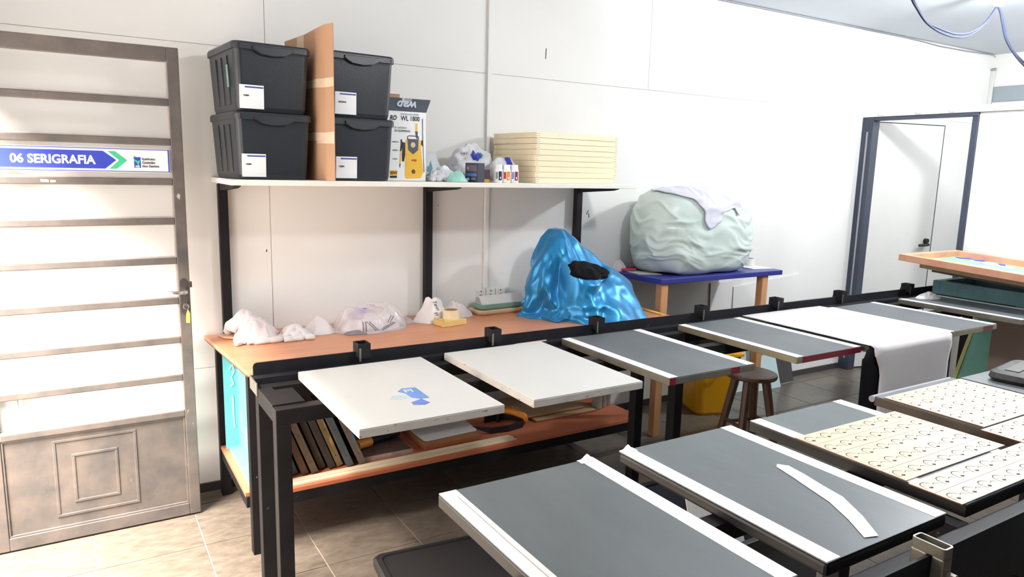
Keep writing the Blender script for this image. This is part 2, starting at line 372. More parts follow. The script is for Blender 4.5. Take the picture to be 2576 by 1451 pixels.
MB().box(-.325, .366, 3.438, 3.446, .062, .484).build('kick_panel', m_doorm, dr)
def frame_xz(x0, x1, z0, z1, w, y0, y1): return MB().box(x0, x1, y0, y1, z0, z0+w).box(x0, x1, y0, y1, z1-w, z1).box(x0, x0+w, y0, y1, z0+w, z1-w).box(x1-w, x1, y0, y1, z0+w, z1-w)
frame_xz(-.15, .165, .11, .455, .012, 3.434, 3.439).build('pressed_moulding', m_doorm, dr, .002)
frame_xz(-.083, .09, .165, .385, .012, 3.434, 3.439).build('pressed_moulding', m_doorm, dr, .002)
frame_xz(-.325, .366, .062, .484, .008, 3.430, 3.439).build('panel_bead', m_doorm, dr, .002)
pl = MB().yprism([(.372+.03*(.5+.5*math.cos(t)), 1.038+(.06 if math.sin(t) > 0 else -.06)+.02*math.sin(t)) for t in [2*math.pi*k/20 for k in range(20)]], 3.419, 3.425).build('lock_plate', M('lock_plate', (88, 84, 84), .35, .5), dr)
MB().tube([(.392, 3.422, 1.062), (.392, 3.385, 1.062), (.388, 3.378, 1.062), (.345, 3.376, 1.063), (.305, 3.378, 1.066)], [.009, .009, .0085, .008, .006], 10).build('lever', m_chrome, pl, smooth=True)
MB().tube([(.390, 3.422, 1.0), (.390, 3.408, 1.0)], .009, 12).build('cylinder', m_chrome, pl)
MB().box(.413, .423, 3.432, 3.450, 1.075, 1.10).build('latch', m_doorm, dr)
MB().yprism([(-.112, 1.536), (-.085, 1.534), (-.085, 1.545), (-.112, 1.547)], 3.424, 3.4252).build('sticker_remnant', m_signw, dr)
MB().yprism([(-.08, 1.534), (-.062, 1.535), (-.06, 1.542), (-.078, 1.544)], 3.424, 3.4252).build('sticker_remnant', m_signw, dr)
k = thing('key', 'steel key with yellow-green tag hanging in the metal door lock', 'key', (.390, 3.40, .92))
MB().tube([(.390, 3.409, 1.0), (.390, 3.394, 1.0)], .002, 6).build('key_shank', m_chrome, k)
MB().tube([(.390+.011*math.cos(t), 3.392, .996+.011*math.sin(t)) for t in [2*math.pi*i/14 for i in range(15)]], .0022, 6).build('key_ring', m_chrome, k)
MB().yprism([(.386, .925), (.402, .922), (.404, .965), (.396, .985), (.389, .966)], 3.388, 3.393).build('tag', M('tag_yellow', (206, 214, 96), .4), k, .001)

# sign
sg = thing('door_sign', 'white and blue room sign reading 06 SERIGRAFIA on the slatted metal door', 'sign', (.02, 3.424, 1.578))
SX0, SX1, SZ0, SZ1, SY = -.318, .357, 1.579, 1.677, 3.4235
MB().box(SX0, SX1, SY-.003, SY, SZ0, SZ1).build('board', m_signw, sg)
MB().box(SX0, SX1, SY-.0036, SY-.003, SZ1-.005, SZ1-.002).build('border_line', m_screenblue, sg); MB().box(SX0, SX1, SY-.0036, SY-.003, SZ0+.002, SZ0+.005).build('border_line', m_screenblue, sg)
MB().box(SX1-.006, SX1-.001, SY-.0036, SY-.003, SZ0+.002, SZ1-.002).build('border_line', m_screenblue, sg)
MB().yprism([(SX0, 1.592), (.115, 1.592), (.157, 1.6275), (.110, 1.664), (SX0, 1.664)], SY-.0036, SY-.003).build('arrow', m_screenblue, sg)
MB().yprism([(.130, 1.592), (.157, 1.592), (.197, 1.6275), (.154, 1.664), (.126, 1.664), (.167, 1.6275)], SY-.0036, SY-.003).build('chevron', m_green, sg)
text('06 SERIGRAFIA', .0475, (-.206, SY-.0038, 1.611), FRONT, m_signw, sg, bold=.0016, sx=.93)
lg = MB().yprism([(.222, 1.598), (.247, 1.598), (.247, 1.642), (.222, 1.642)], SY-.0036, SY-.003).build('emblem', m_screenblue, sg)
MB().yprism([(.222, 1.636), (.228, 1.630), (.236, 1.626), (.246, 1.630), (.243, 1.622), (.239, 1.610), (.235, 1.606), (.233, 1.618), (.225, 1.624), (.219, 1.638), (.224, 1.648), (.230, 1.646), (.224, 1.642)], SY-.0040, SY-.0036).build('bird', m_green, lg)
text('IGS', .011, (.2345, SY-.0042, 1.6), FRONT, m_signw, lg, align='CENTER', bold=.0004)
for i, s in enumerate(('Instituto', 'Gusmão', 'dos Santos')): text(s, .0155, (.2515, SY-.0038, 1.630-.0147*i), FRONT, m_txt, sg, bold=.0002, sx=.95)

# paper roll behind the door
led = single(MB().box(X0+.002, -.235, 3.470, 3.658, .44, .515), 'wall_ledge', m_white, 'small white ledge on the wall behind the slatted metal door', 'ledge', .003)
pr_ = thing('paper_roll', 'white paper towel roll standing behind the slatted metal door', 'paper roll', (-.335, 3.562, .515))
MB().lathe([(.022, .515), (.074, .515), (.074, .655), (.022, .655), (.022, .515)], -.335, 3.562, 28).build('paper', m_cloth, pr_, smooth=False)
MB().lathe([(.014, .52), (.0225, .52), (.0225, .657), (.014, .657), (.014, .52)], -.335, 3.562, 18).build('core', m_card, pr_)
fl_ = MB(); fl_.add([(-.262, 3.555, .65), (-.245, 3.52, .63), (-.255, 3.50, .58), (-.236, 3.52, .525), (-.262, 3.56, .525)], [(0, 1, 2, 3, 4)]); o = fl_.build('loose_sheet', m_cloth, pr_); o.modifiers.new('s', 'SOLIDIFY').thickness = .001
# ------------------------------------------------------------------ workbench
wbn = thing('workbench', 'long workbench with orange wood top and black steel frame against the wall', 'workbench', (1.75, 3.28, 0))
MB().prism([(.545, 2.945), (.552, 2.918), (.575, 2.908), (2.974, 2.915), (2.974, 3.654), (.492, 3.654)], .782, .80).build('bench_top', m_wood, wbn, .003)
MB().prism([(.546, 2.947), (.553, 2.920), (.576, 2.910), (2.972, 2.917), (2.972, 3.652), (.494, 3.652)], .777, .7822).build('edge_band', m_woodedge, wbn)
for (x, y) in ((.548, 2.924), (2.625, 2.924), (.530, 3.565), (1.62, 3.565), (2.64, 3.565)):
    box('leg', m_blackm, wbn, x, x+.045, y, y+.045, 0, .777, .002)
box('apron', m_blackm, wbn, .593, 2.625, 2.93, 2.965, .738, .777, .002); box('apron', m_blackm, wbn, .575, 1.62, 3.57, 3.605, .738, .777, .002); box('apron', m_blackm, wbn, 1.665, 2.64, 3.57, 3.605, .738, .777, .002)
box('shelf_bar', m_blackm, wbn, .593, 2.625, 2.926, 2.962, .195, .243, .002); box('shelf_bar', m_blackm, wbn, .575, 1.62, 3.57, 3.60, .195, .243, .002); box('shelf_bar', m_blackm, wbn, 1.665, 2.64, 3.57, 3.60, .195, .243, .002)
box('shelf_bar', m_blackm, wbn, .535, .57, 2.97, 3.565, .195, .243, .002); box('shelf_bar', m_blackm, wbn, 2.63, 2.665, 2.97, 3.565, .195, .243, .002)
MB().prism([(.596, 2.926), (2.62, 2.926), (2.62, 2.975), (2.672, 2.975), (2.672, 3.56), (.532, 3.56), (.532, 2.975), (.596, 2.975)], .243, .262).build('lower_shelf', M('shelf_laminate', (186, 104, 72), .4, c2=(196, 118, 84), scale=3, stretch=(1, 14, 4)), wbn, .002)
for x in (.578, 1.643, 2.668): box('post', m_blackm, wbn, x, x+.042, 3.612, 3.652, .80, 1.528, .002)
# wall shelf
sh = thing('wall_shelf', 'long white shelf board on black brackets above the orange workbench', 'shelf', (1.65, 3.40, 1.53))
box('board', m_shelf, sh, .557, 2.757, 3.165, 3.657, 1.536, 1.56, .003)
for x in (.585, 1.65, 2.675):
    MB().xprism([(3.655, 1.528), (3.655, 1.50), (3.62, 1.498), (3.30, 1.520), (3.255, 1.530), (3.255, 1.536), (3.655, 1.536)], x, x+.028).build('bracket', m_blackm, sh)

# ------------------------------------------------------------------ black storage bins
def rr(hx, hy, r, n=5):
    o = []
    for cx, cy, a0 in ((hx-r, hy-r, 0), (-hx+r, hy-r, 90), (-hx+r, -hy+r, 180), (hx-r, -hy+r, 270)):
        for i in range(n+1):
            a = math.radians(a0+90*i/n); o.append((cx+r*math.cos(a), cy+r*math.sin(a)))
    return o
def loft(secs):
    m = MB(); n = len(secs[0][0]); vs = []; fs = []
    for poly, z in secs: vs += [(x, y, z) for x, y in poly]
    for i in range(len(secs)-1):
        for k in range(n): fs.append((i*n+k, i*n+(k+1) % n, (i+1)*n+(k+1) % n, (i+1)*n+k))
    fs += [tuple(range(n-1, -1, -1)), tuple(range((len(secs)-1)*n, len(secs)*n))]
    return m.add(vs, fs)
m_label = M('label_paper', (240, 241, 243), .5, var=.01); m_lblue = M('label_blue', (52, 78, 158), .5)
def make_bin(loc, rz, label, words, mp_=None, lx=-.09, sticker=False, hw=.165, hd=.222, H=.28, group='black lidded bins on the wall shelf'):
    t = thing('storage_bin', label, 'storage bin', loc, rz, group)
    loft([(rr(hw*.87, hd*.88, .03), .002), (rr(hw*.90, hd*.90, .03), .02), (rr(hw*.96, hd*.96, .03), H-.04), (rr(hw*.97, hd*.97, .03), H-.02)]).build('body', (mp_ or m_plastic), t, local=True, smooth=False)
    for s in (-1, 1):   # ribs on the ends
        for y in (-.09, 0, .09):
            MB().hexa([(s*hw*.885-.006, y-.02, .03), (s*hw*.885+.006, y-.02, .03), (s*hw*.885+.006, y+.02, .03), (s*hw*.885-.006, y+.02, .03)], [(s*hw*.955-.006, y-.02, H-.05), (s*hw*.955+.006, y-.02, H-.05), (s*hw*.955+.006, y+.02, H-.05), (s*hw*.955-.006, y+.02, H-.05)]).build('rib', (mp_ or m_plastic), t, .002, local=True)
    ld = loft([(rr(hw, hd, .03), H-.030), (rr(hw*1.0, hd*1.0, .03), H-.008), (rr(hw*.97, hd*.975, .03), H), (rr(hw*.90, hd*.92, .03), H), (rr(hw*.89, hd*.91, .03), H-.006)]).build('lid', (mp_ or m_plastic), t, local=True)
    q = [(-.085, H-.028), (-.05, H-.047), (0, H-.052), (.05, H-.047), (.085, H-.028), (.085, H-.014), (-.085, H-.014)]
    MB().yprism(q, -hd-.008, -hd+.004).build('grip_tab', (mp_ or m_plastic), ld, .002, local=True)
    sl = .06*hd/H
    yy = lambda z: -hd*.905-(z/H)*hd*.055-.003
    def plate(nm, m, x0, x1, z0, z1, e=0): return MB().hexa([(x0, yy(z0)-.001-e, z0), (x1, yy(z0)-.001-e, z0), (x1, yy(z0)+.001, z0), (x0, yy(z0)+.001, z0)], [(x0, yy(z1)-.001-e, z1), (x1, yy(z1)-.001-e, z1), (x1, yy(z1)+.001, z1), (x0, yy(z1)+.001, z1)]).build(nm, m, lb if nm != 'label' else t, local=True)
    if words:
        lb = None; lb = plate('label', m_label, lx-.05, lx+.05, .012, .108)
        plate('label_stripe', m_lblue, lx-.028, lx+.048, .096, .102, .0006)
        text(words, .0085, (lx-.034, yy(.06)-.003, .062), FRONT, m_txt, lb, bold=.0003, local=True)
    if sticker: MB().hexa([(-hw*.93-.009, -.135, .10), (-hw*.93-.006, -.135, .10), (-hw*.93-.006, -.115, .10), (-hw*.93-.009, -.115, .10)], [(-hw*.95-.010, -.135, .19), (-hw*.95-.007, -.135, .19), (-hw*.95-.007, -.115, .19), (-hw*.95-.010, -.115, .19)]).build('sticker', M('sticker_teal', (110, 150, 148), .4), t, local=True)
    return t
RB = math.radians(4.5)
make_bin((.733, 3.412, 1.56), RB, 'black lidded bin labelled CUBA, bottom one left of the cardboard sheet', 'CUBA')
make_bin((.733, 3.412, 1.842), RB, 'black lidded bin labelled CUBA with a teal side sticker, on top of another', 'CUBA', sticker=True)
make_bin((1.117, 3.40, 1.56), RB, 'black lidded bin labelled CUBA, bottom one right of the cardboard sheet', 'CUBA', lx=-.075)
make_bin((1.117, 3.40, 1.842), RB, 'black lidded bin with a white label, top one right of the cardboard sheet', 'ESCURAS', lx=-.075)
cs = thing('cardboard_sheet', 'tall brown cardboard sheet with paper tape wedged between the black bins', 'cardboard', (.945, 3.35, 1.56))
pth = [(.987, 3.128), (.962, 3.165), (.944, 3.24), (.934, 3.38), (.908, 3.62)]; tops = [2.226, 2.222, 2.212, 2.205, 2.205]
def ribbon(pth, z0s, z1s, th, off=0):
    m = MB(); vs = []; n = len(pth)
    for i, (x, y) in enumerate(pth):
        a = Vector(pth[max(i-1, 0)]); b = Vector(pth[min(i+1, n-1)]); d = (b-a).normalized(); nn = Vector((-d.y, d.x))
        for s in (off, off+th):
            vs += [(x+nn.x*s, y+nn.y*s, z0s[i]), (x+nn.x*s, y+nn.y*s, z1s[i])]
    fs = [(0, 1, 3, 2), ((n-1)*4, (n-1)*4+2, (n-1)*4+3, (n-1)*4+1)]
    for i in range(n-1):
        a, b = i*4, (i+1)*4
        fs += [(a, b, b+1, a+1), (a+2, a+3, b+3, b+2), (a+1, b+1, b+3, a+3), (a, a+2, b+2, b)]
    return m.add(vs, fs)
ribbon(pth, [1.561]*5, tops, .005, -.0025).build('sheet', m_card, cs)
for z in (1.985, 1.755): ribbon(pth[:4], [z-.02, z-.024, z-.02, z-.018], [z+.018, z+.014, z+.016, z+.016], .001, .0025).build('tape', m_cardtape, cs)
ribbon(pth[:3], [1.722, 1.722, 1.724], [1.734, 1.732, 1.732], .001, .0025).build('tape', m_cardtape, cs)
for a in (3, ): ribbon([pth[3], (.925, 3.46)], [2.0, 2.0], [2.2055, 2.2055], .001, .0025).build('tape', m_cardtape, cs)

# ------------------------------------------------------------------ pressure washer carton
BX, BY, BZ0 = 1.312, 3.305, 1.56
wc = thing('product_carton', 'white carton printed WL 1800 with a yellow pressure washer and dark open flap', 'carton', (1.41, 3.40, BZ0))
m_cartw = M('carton_white', (240, 241, 243), .4, var=.01); m_cartn = M('carton_navy', (62, 70, 82), .4, var=.05)
box('carton_body', m_cartw, wc, BX-.012, BX+.19, BY, BY+.19, BZ0+.001, 1.895, .002)
box('side_print', M('carton_side', (36, 38, 42), .4), wc, BX+.19, BX+.1908, BY+.004, BY+.186, BZ0+.004, 1.89)
MB().hexa([(BX-.012, BY-.001, 1.893), (BX+.19, BY-.001, 1.893), (BX+.19, BY+.002, 1.893), (BX-.012, BY+.002, 1.893)], [(BX-.012, BY+.022, 1.957), (BX+.225, BY+.022, 1.957), (BX+.225, BY+.026, 1.957), (BX-.012, BY+.026, 1.957)]).build('flap', m_cartn, wc)
fr = (math.pi/2-math.atan(.023/.064), 0, 0)
from mathutils import Euler
R180 = (Euler(fr).to_matrix() @ Euler((0, 0, math.pi)).to_matrix()).to_euler()
m_silver = M('silver_print', (196, 200, 206), .4)
text('wap', .062, (BX+.150, BY+.0125, 1.942), R180, m_silver, wc, bold=.002, shear=.5)
MB().hexa([(BX+.075, BY+.0135, 1.936), (BX+.115, BY+.0135, 1.936), (BX+.115, BY+.015, 1.936), (BX+.075, BY+.015, 1.936)], [(BX+.07, BY+.0212, 1.956), (BX+.125, BY+.0212, 1.956), (BX+.125, BY+.023, 1.956), (BX+.07, BY+.023, 1.956)]).build('clear_tape', M('flap_tape', (150, 154, 160), .3), wc)
def A(zx, zy): return (BX+(zx-100)/500*.176, BZ0+(1335-zy)/990*.331)
def art(nm, m, pts, e=0): return MB().yprism([A(*p) for p in pts][::-1], BY-.0006-e, BY).build(nm, m, wc)
m_wy = M('print_yellow', (232, 186, 66), .4, var=.03); m_wd = M('print_slate', (80, 84, 98), .4); m_wk = M('print_black', (44, 42, 44), .4)
art('washer_body', m_wy, [(335, 735), (560, 735), (575, 960), (600, 1200), (560, 1290), (340, 1300), (318, 1260), (325, 1000)])
art('washer_shield', m_wd, [(358, 725), (525, 725), (522, 880), (445, 948), (370, 885)], .0003)
art('washer_knob', m_wk, [(443+45*math.cos(t), 810+50*math.sin(t)) for t in [2*math.pi*i/20 for i in range(20)]], .0006)
art('washer_knob', m_silver, [(443+36*math.cos(t), 810+41*math.sin(t)) for t in [2*math.pi*i/20 for i in range(20)]], .0009)
art('washer_knob', m_wy, [(432, 772), (454, 772), (454, 848), (432, 848)], .0011)
hd = [(362, 730), (362, 690), (385, 682), (505, 682), (525, 690), (525, 730)]
MB().tube([(A(*p)[0], BY-.0004, A(*p)[1]) for p in hd], .0022, 6).build('washer_handle', m_wk, wc)
art('washer_wheel', M('print_brown', (112, 66, 58), .4), [(450+30*math.cos(t), 1195+33*math.sin(t)) for t in [2*math.pi*i/18 for i in range(18)]], .0003)
text('wap', .017, (A(415, 1042)[0], BY-.0012, A(415, 1042)[1]), FRONT, M('print_red', (190, 70, 30), .4), wc, bold=.0005, shear=.2)
art('lance', m_wy, [(476, 500), (510, 500), (508, 612), (478, 612)]); art('lance', m_wd, [(472, 612), (515, 612), (512, 720), (490, 715)])
art('gun', m_wk, [(258, 738), (275, 735), (285, 775), (328, 780), (326, 960), (310, 1052), (278, 1052), (276, 960), (282, 850), (268, 905), (248, 905), (258, 800)])
art('gun', m_wy, [(250, 905), (268, 905), (262, 1080), (238, 1080)]); art('gun', m_wk, [(240, 1085), (258, 1085), (252, 1140), (242, 1140)])
art('hose', m_wk, [(578, 440), (590, 420), (592, 640), (598, 780), (606, 1000), (616, 1200), (606, 1200), (592, 830), (566, 800), (566, 745), (585, 735)], .0002)
text('WL 1800', .0315, (A(262, 468)[0], BY-.0006, A(262, 468)[1]), FRONT, m_txt, wc, bold=.0006, sx=.82)
text('RO', .03, (A(100, 466)[0], BY-.0006, A(100, 466)[1]), FRONT, m_txt, wc, bold=.0012, sx=.8, shear=.25)
text('LAVADORA DE ALTA PRESSÃO', .0098, (A(255, 388)[0], BY-.0006, A(255, 388)[1]), FRONT, m_grey, wc, sx=.72)
text('EM TAMANHO', .013, (A(165, 586)[0], BY-.0006, A(165, 586)[1]), FRONT, m_grey, wc, sx=.75)
text('EM DESEMPENHO', .0145, (A(168, 632)[0], BY-.0006, A(168, 632)[1]), FRONT, m_txt, wc, sx=.72)
for s, zy in (('IMPACTO', 785), ('PRESSÃO', 905), ('VAZÃO', 1028)):
    text(s, .009, (A(140, zy)[0], BY-.0006, A(140, zy)[1]), FRONT, m_txt, wc, sx=.8)
art('badge', m_wy, [(100, 1180), (208, 1180), (206, 1258), (100, 1258)]); art('badge', m_wk, [(100, 1260), (206, 1260), (200, 1292), (100, 1292)])
text('00W', .0215, (A(102, 1240)[0], BY-.0009, A(102, 1240)[1]), FRONT, M('print_maroon', (92, 30, 20), .5), wc, bold=.0006, sx=.85)
bx_ = thing('brown_box', 'small brown cardboard box with sealed lid peeking up behind the pressure washer carton', 'box', (1.40, 3.575, 1.56))
box('box_body', m_card, bx_, 1.34, 1.449, 3.51, 3.64, 1.561, 1.99, .002); box('lid_flap', m_card, bx_, 1.34, 1.449, 3.51, 3.573, 1.99, 1.9925); box('lid_flap', m_card, bx_, 1.34, 1.449, 3.577, 3.64, 1.99, 1.9925)

# ------------------------------------------------------------------ cloths, box and bottles on the shelf
single(rags(1.625, 3.352, 1.561, .095, .075, .085, 3, 18), 'cloth_pile', m_shelfcloth, 'crumpled white cloth heap on the shelf beside the washer carton', 'cloth', smooth=True)
single(crumple(1.632, 3.525, 1.561, .098, .075, .15, 8.4, freq=7, amp=.5, edge=.15), 'cloth_pile', m_shelfcloth, 'taller white cloth heap on the shelf against the wall', 'cloth', smooth=True)
mc = single(crumple(1.630, 3.217, 1.561, .056, .038, .05, 5.2, freq=10, amp=.5, edge=.12, flat=2.4), 'mint_bag', m_mint, 'small mint green plastic bag beside the navy box', 'plastic bag', smooth=True)
bl = thing('paper_bag', 'crumpled white bag with blue and green print on top of the cloth heap', 'bag', (1.84, 3.47, 1.56))
def blob(cx, cy, z0, rx, ry, rz, seed, n=30, k=48, amp=.16, freq=5, flat=.0):
    vs = []; fs = []
    for i in range(n+1):
        ph = math.pi*i/n
        for j in range(k):
            a = 2*math.pi*j/k; d = Vector((math.sin(ph)*math.cos(a), math.sin(ph)*math.sin(a), -math.cos(ph)))
            r = 1+amp*(ridged(d+Vector((seed, 0, 0)), freq*.5)-.5)+amp*.5*noise.noise(d*freq+Vector((0, seed, 0)))
            z = d.z*r; 
            vs.append((cx+rx*d.x*r, cy+ry*d.y*r, max(z0, z0+rz*(1+z)-flat)))
    for i in range(n):
        for j in range(k): fs.append((i*k+j, i*k+(j+1) % k, (i+1)*k+(j+1) % k, (i+1)*k+j))
    m = MB(); m.add(vs, fs); return m
bgm = blob(1.845, 3.47, 1.562, .108, .085, .098, 4.0, amp=.26, freq=4, flat=.010); bgt = tree_of(bgm); bgm.build('bag_body', m_shelfcloth, bl, smooth=True)
for pts, m, e in (([(1.80, 1.70), (1.815, 1.675), (1.835, 1.668), (1.862, 1.695), (1.845, 1.715), (1.83, 1.705), (1.818, 1.728)], m_screenblue, .0042), ([(1.838, 1.70), (1.86, 1.68), (1.872, 1.70), (1.858, 1.715)], M('print_teal', (60, 150, 150), .5), .0034)):
    lay_poly(pts, bgt, 'print_mark', m, bl, e, rings=9, sub=8)
lay_object(text('VET', .016, (1.765, 3.35, 1.70), FRONT, M('print_green', (40, 110, 70), .5), bl), bl, bgt, .0035)
pp = thing('paper_napkin', 'pale blue folded paper sheet with a teal drop mark on the white cloth heap', 'paper', (1.57, 3.43, 1.56))
MB().yprism([(1.535, 1.565), (1.605, 1.565), (1.612, 1.69), (1.60, 1.706), (1.545, 1.692)], 3.418, 3.424).build('sheet', M('pale_blue_paper', (224, 230, 236), .6), pp)
MB().yprism([(1.56, 1.61), (1.578, 1.605), (1.592, 1.622), (1.585, 1.645), (1.58, 1.662), (1.575, 1.64), (1.562, 1.632)], 3.416, 3.418).build('drop_mark', M('drop_teal', (120, 160, 172), .5), pp)
nb = thing('navy_box', 'small square navy product box standing on the white shelf', 'box', (1.747, 3.245, 1.56), math.radians(32))
box('carton', m_navy, nb, -.036, .036, -.036, .036, .001, .097, .0015, local=True)
m_pbl = M('print_blue', (70, 110, 190), .4); m_pbr = M('print_violet', (92, 78, 92), .5)
fa = nb
def face_art(nm, m, x0, x1, z0, z1): return MB().hexa([(-.0366, -x0, z0), (-.036, -x0, z0), (-.036, -x1, z0), (-.0366, -x1, z0)], [(-.0366, -x0, z1), (-.036, -x0, z1), (-.036, -x1, z1), (-.0366, -x1, z1)]).build(nm, m, nb, local=True)
face_art('label_patch', m_pbr, -.03, .03, .055, .085); face_art('label_patch', m_pbl, -.03, .03, .03, .045); face_art('label_patch', m_silver, -.028, -.012, .010, .022); face_art('label_patch', m_silver, 0, .026, .014, .016); face_art('label_patch', m_silver, 0, .022, .020, .022)
text('BC', .012, (-.0368, .026, .066), (math.pi/2, 0, -math.pi/2), m_silver, nb, local=True)
vb = thing('violet_box', 'small violet and yellow carton between the navy box and white bottles', 'box', (1.832, 3.29, 1.56))
box('carton', M('violet', (96, 70, 92), .5), vb, 1.818, 1.852, 3.275, 3.31, 1.576, 1.625, .001); box('base_band', M('yel_band', (224, 186, 50), .5), vb, 1.818, 1.852, 3.275, 3.31, 1.561, 1.576)
bot = [((1.880, 3.24), 'black', 'white plastic paint bottle with black label print', [m_wk, m_grey]), ((1.9285, 3.24), 'orange', 'white plastic paint bottle with orange and red label print', [M('lab_orange', (226, 140, 40), .5), M('lab_red', (196, 40, 40), .5)]), ((1.977, 3.24), 'crimson', 'white plastic paint bottle with crimson label print', [M('lab_crimson', (142, 30, 60), .5), M('lab_blue', (120, 150, 190), .5)])]
m_bot = M('bottle_white', (242, 242, 242), .35, var=.01)
for (x, y), c, lab, ms in bot:
    b = thing('paint_bottle', lab+' on the shelf', 'bottle', (x, y, 1.56), group='white paint bottles on the shelf')
    MB().lathe([(.021, 0), (.0235, .003), (.0235, .066), (.021, .07), (.016, .072)], 0, 0, 22).build('bottle_body', m_bot, b, local=True, smooth=False)
    MB().lathe([(.0205, .070), (.0205, .091), (.019, .093)], 0, 0, 22).build('cap', m_bot, b, local=True)
    def wrap(nm, m, a0, a1, z0, z1, r=.0238):
        n = 6; vs = []; fs = []
        for i in range(n+1):
            a = math.radians(a0+(a1-a0)*i/n); vs += [(r*math.cos(a), r*math.sin(a), z0), (r*math.cos(a), r*math.sin(a), z1)]
        for i in range(n): fs.append((2*i, 2*i+2, 2*i+3, 2*i+1))
        q = MB(); q.add(vs, fs); return q.build(nm, m, b, local=True)
    wrap('label', ms[0], -110, -60, .012, .058); wrap('label', ms[1], -150, -118, .02, .055); wrap('label_mark', m_bot, -95, -80, .02, .03, .0241)
cp = thing('fabric_hat', 'white and blue fabric cap lying behind the white bottles', 'cap', (1.96, 3.33, 1.56))
blob(1.945, 3.335, 1.561, .055, .04, .066, 2.2, amp=.1, freq=3, flat=.004).build('crown', m_shelfcloth, cp, smooth=True)
MB().hexa([(1.965, 3.29, 1.64), (2.005, 3.29, 1.64), (2.005, 3.33, 1.64), (1.965, 3.33, 1.64)], [(1.972, 3.292, 1.692), (1.980, 3.292, 1.69), (1.98, 3.33, 1.69), (1.972, 3.33, 1.692)]).build('blue_panel', m_screenblue, cp)
MB().hexa([(1.985, 3.294, 1.655), (2.018, 3.294, 1.655), (2.018, 3.334, 1.655), (1.985, 3.334, 1.655)], [(1.975, 3.296, 1.690), (1.984, 3.296, 1.690), (1.984, 3.334, 1.690), (1.975, 3.334, 1.690)]).build('side_panel', m_cloth, cp)

# stack of pine frames
ords = ['bottom', 'second from the bottom', 'third from the bottom', 'fourth from the bottom', 'middle', 'fourth from the top', 'third from the top', 'second from the top', 'topmost']
for i in range(9):
    rz = math.radians(4.2+random.uniform(-1.1, 1.1)); o = thing('screen_frame', f'unpainted pine screen frame, {ords[i]} of the stack on the shelf', 'wooden frame', (2.368+random.uniform(-.006, .006), 3.432, 1.56+i*.0297), rz, 'pine frames stacked on the shelf')
    hw, hd_, b_, H = .293, .20, .032, .0288
    for s in (-1, 1):
        box('long_rail', m_pine, o, -hw, hw, s*(hd_-b_/2)-b_/2, s*(hd_-b_/2)+b_/2, .0005, H, .0012, local=True)
        box('short_rail', m_pine, o, s*(hw-b_/2)-b_/2, s*(hw-b_/2)+b_/2, -hd_+b_, hd_-b_, .0005, H, .0012, local=True)
        for z in (.008, .02): box('finger_joint', m_plyedge, o, s*(hw-.012)-.010, s*(hw-.012)+.010, -hd_-.0003, -hd_+.002, z, z+.0015, local=True)

# ------------------------------------------------------------------ wall socket and conduit
so = thing('wall_socket', 'triple white wall socket above the workbench', 'socket', (2.065, YW, .85))
for i in range(3):
    x = 1.985+i*.066; mo = box('module', M('socket_plastic', (226, 224, 216), .4), so, x, x+.063, YW-.016, YW, .855, .925, .003)
    MB().tube([(x+.031, YW-.0165, .884), (x+.031, YW-.012, .884)], .014, 6).build('socket_well', m_grey, mo)
    for dz, dx in ((.914, 0), (.890, -.006), (.879, -.006), (.8845, .006)): MB().tube([(x+.031+dx, YW-.0172, dz), (x+.031+dx, YW-.015, dz)], .0026 if dz < .9 else .004, 8).build('pin_hole', m_txt, mo)
cdn = thing('cable_conduit', 'white cable conduit running down the wall to the triple socket', 'conduit', (2.05, YW, .925))
MB().box(2.036, 2.062, YW-.013, YW, .925, ZC).build('channel', m_wall, cdn, .003)
MB().box(2.031, 2.067, YW-.0145, YW, .925, .937).build('end_cap', m_white, cdn)

# ------------------------------------------------------------------ things on the bench top
ZB = .8008
single(rags(.692, 3.465, ZB, .105, .10, .17, 5, 44, (-.04, .03)), 'cloth_heap', m_pinkcloth, 'big heap of off-white rags on the left end of the bench', 'cloth', smooth=True)
single(rags(.868, 3.43, ZB, .066, .075, .07, 8, 26), 'cloth_heap', m_cloth, 'low heap of white rags on the bench between rag heap and plastic bag', 'cloth', smooth=True)
single(crumple(1.006, 3.49, ZB, .080, .072, .085, 6.3, freq=7, flat=1.1, edge=.14), 'folded_cloth', m_cloth, 'small peaked white cloth on the bench beside the plastic bag', 'cloth', smooth=True)
pb = thing('paper_pouch', 'flat brown paper pouch under the rags at the bench left end', 'paper pouch', (.60, 3.58, ZB))
MB().prism([(.545, 3.60), (.562, 3.53), (.60, 3.50), (.66, 3.515), (.67, 3.60), (.60, 3.608)], ZB+.001, ZB+.012).build('pouch_body', M('kraft', (196, 164, 132), .6), pb, .004)
MB().prism([(.57, 3.545), (.60, 3.515), (.64, 3.525), (.60, 3.555)], ZB+.012, ZB+.015).build('fold', M('kraft2', (180, 146, 114), .6), pb)
b1 = thing('plastic_bag', 'clear plastic bag holding white garments with purple and grey stripes', 'plastic bag', (1.25, 3.46, ZB))
bfm = crumple(1.262, 3.46, ZB, .188, .125, .135, 11.3, freq=5, flat=3.2, amp=.35, edge=.12); bft = tree_of(bfm); bfm.build('bag_film', m_clearbag, b1, smooth=True)
crumple(1.255, 3.455, ZB+.001, .150, .095, .085, 4.4, freq=7, flat=3, amp=.4).build('garment', m_cloth, b1, smooth=True)
crumple(1.225, 3.47, ZB+.07, .075, .05, .035, 9.4, freq=8, flat=2).build('purple_item', M('purple', (150, 110, 190), .5), b1, smooth=True)
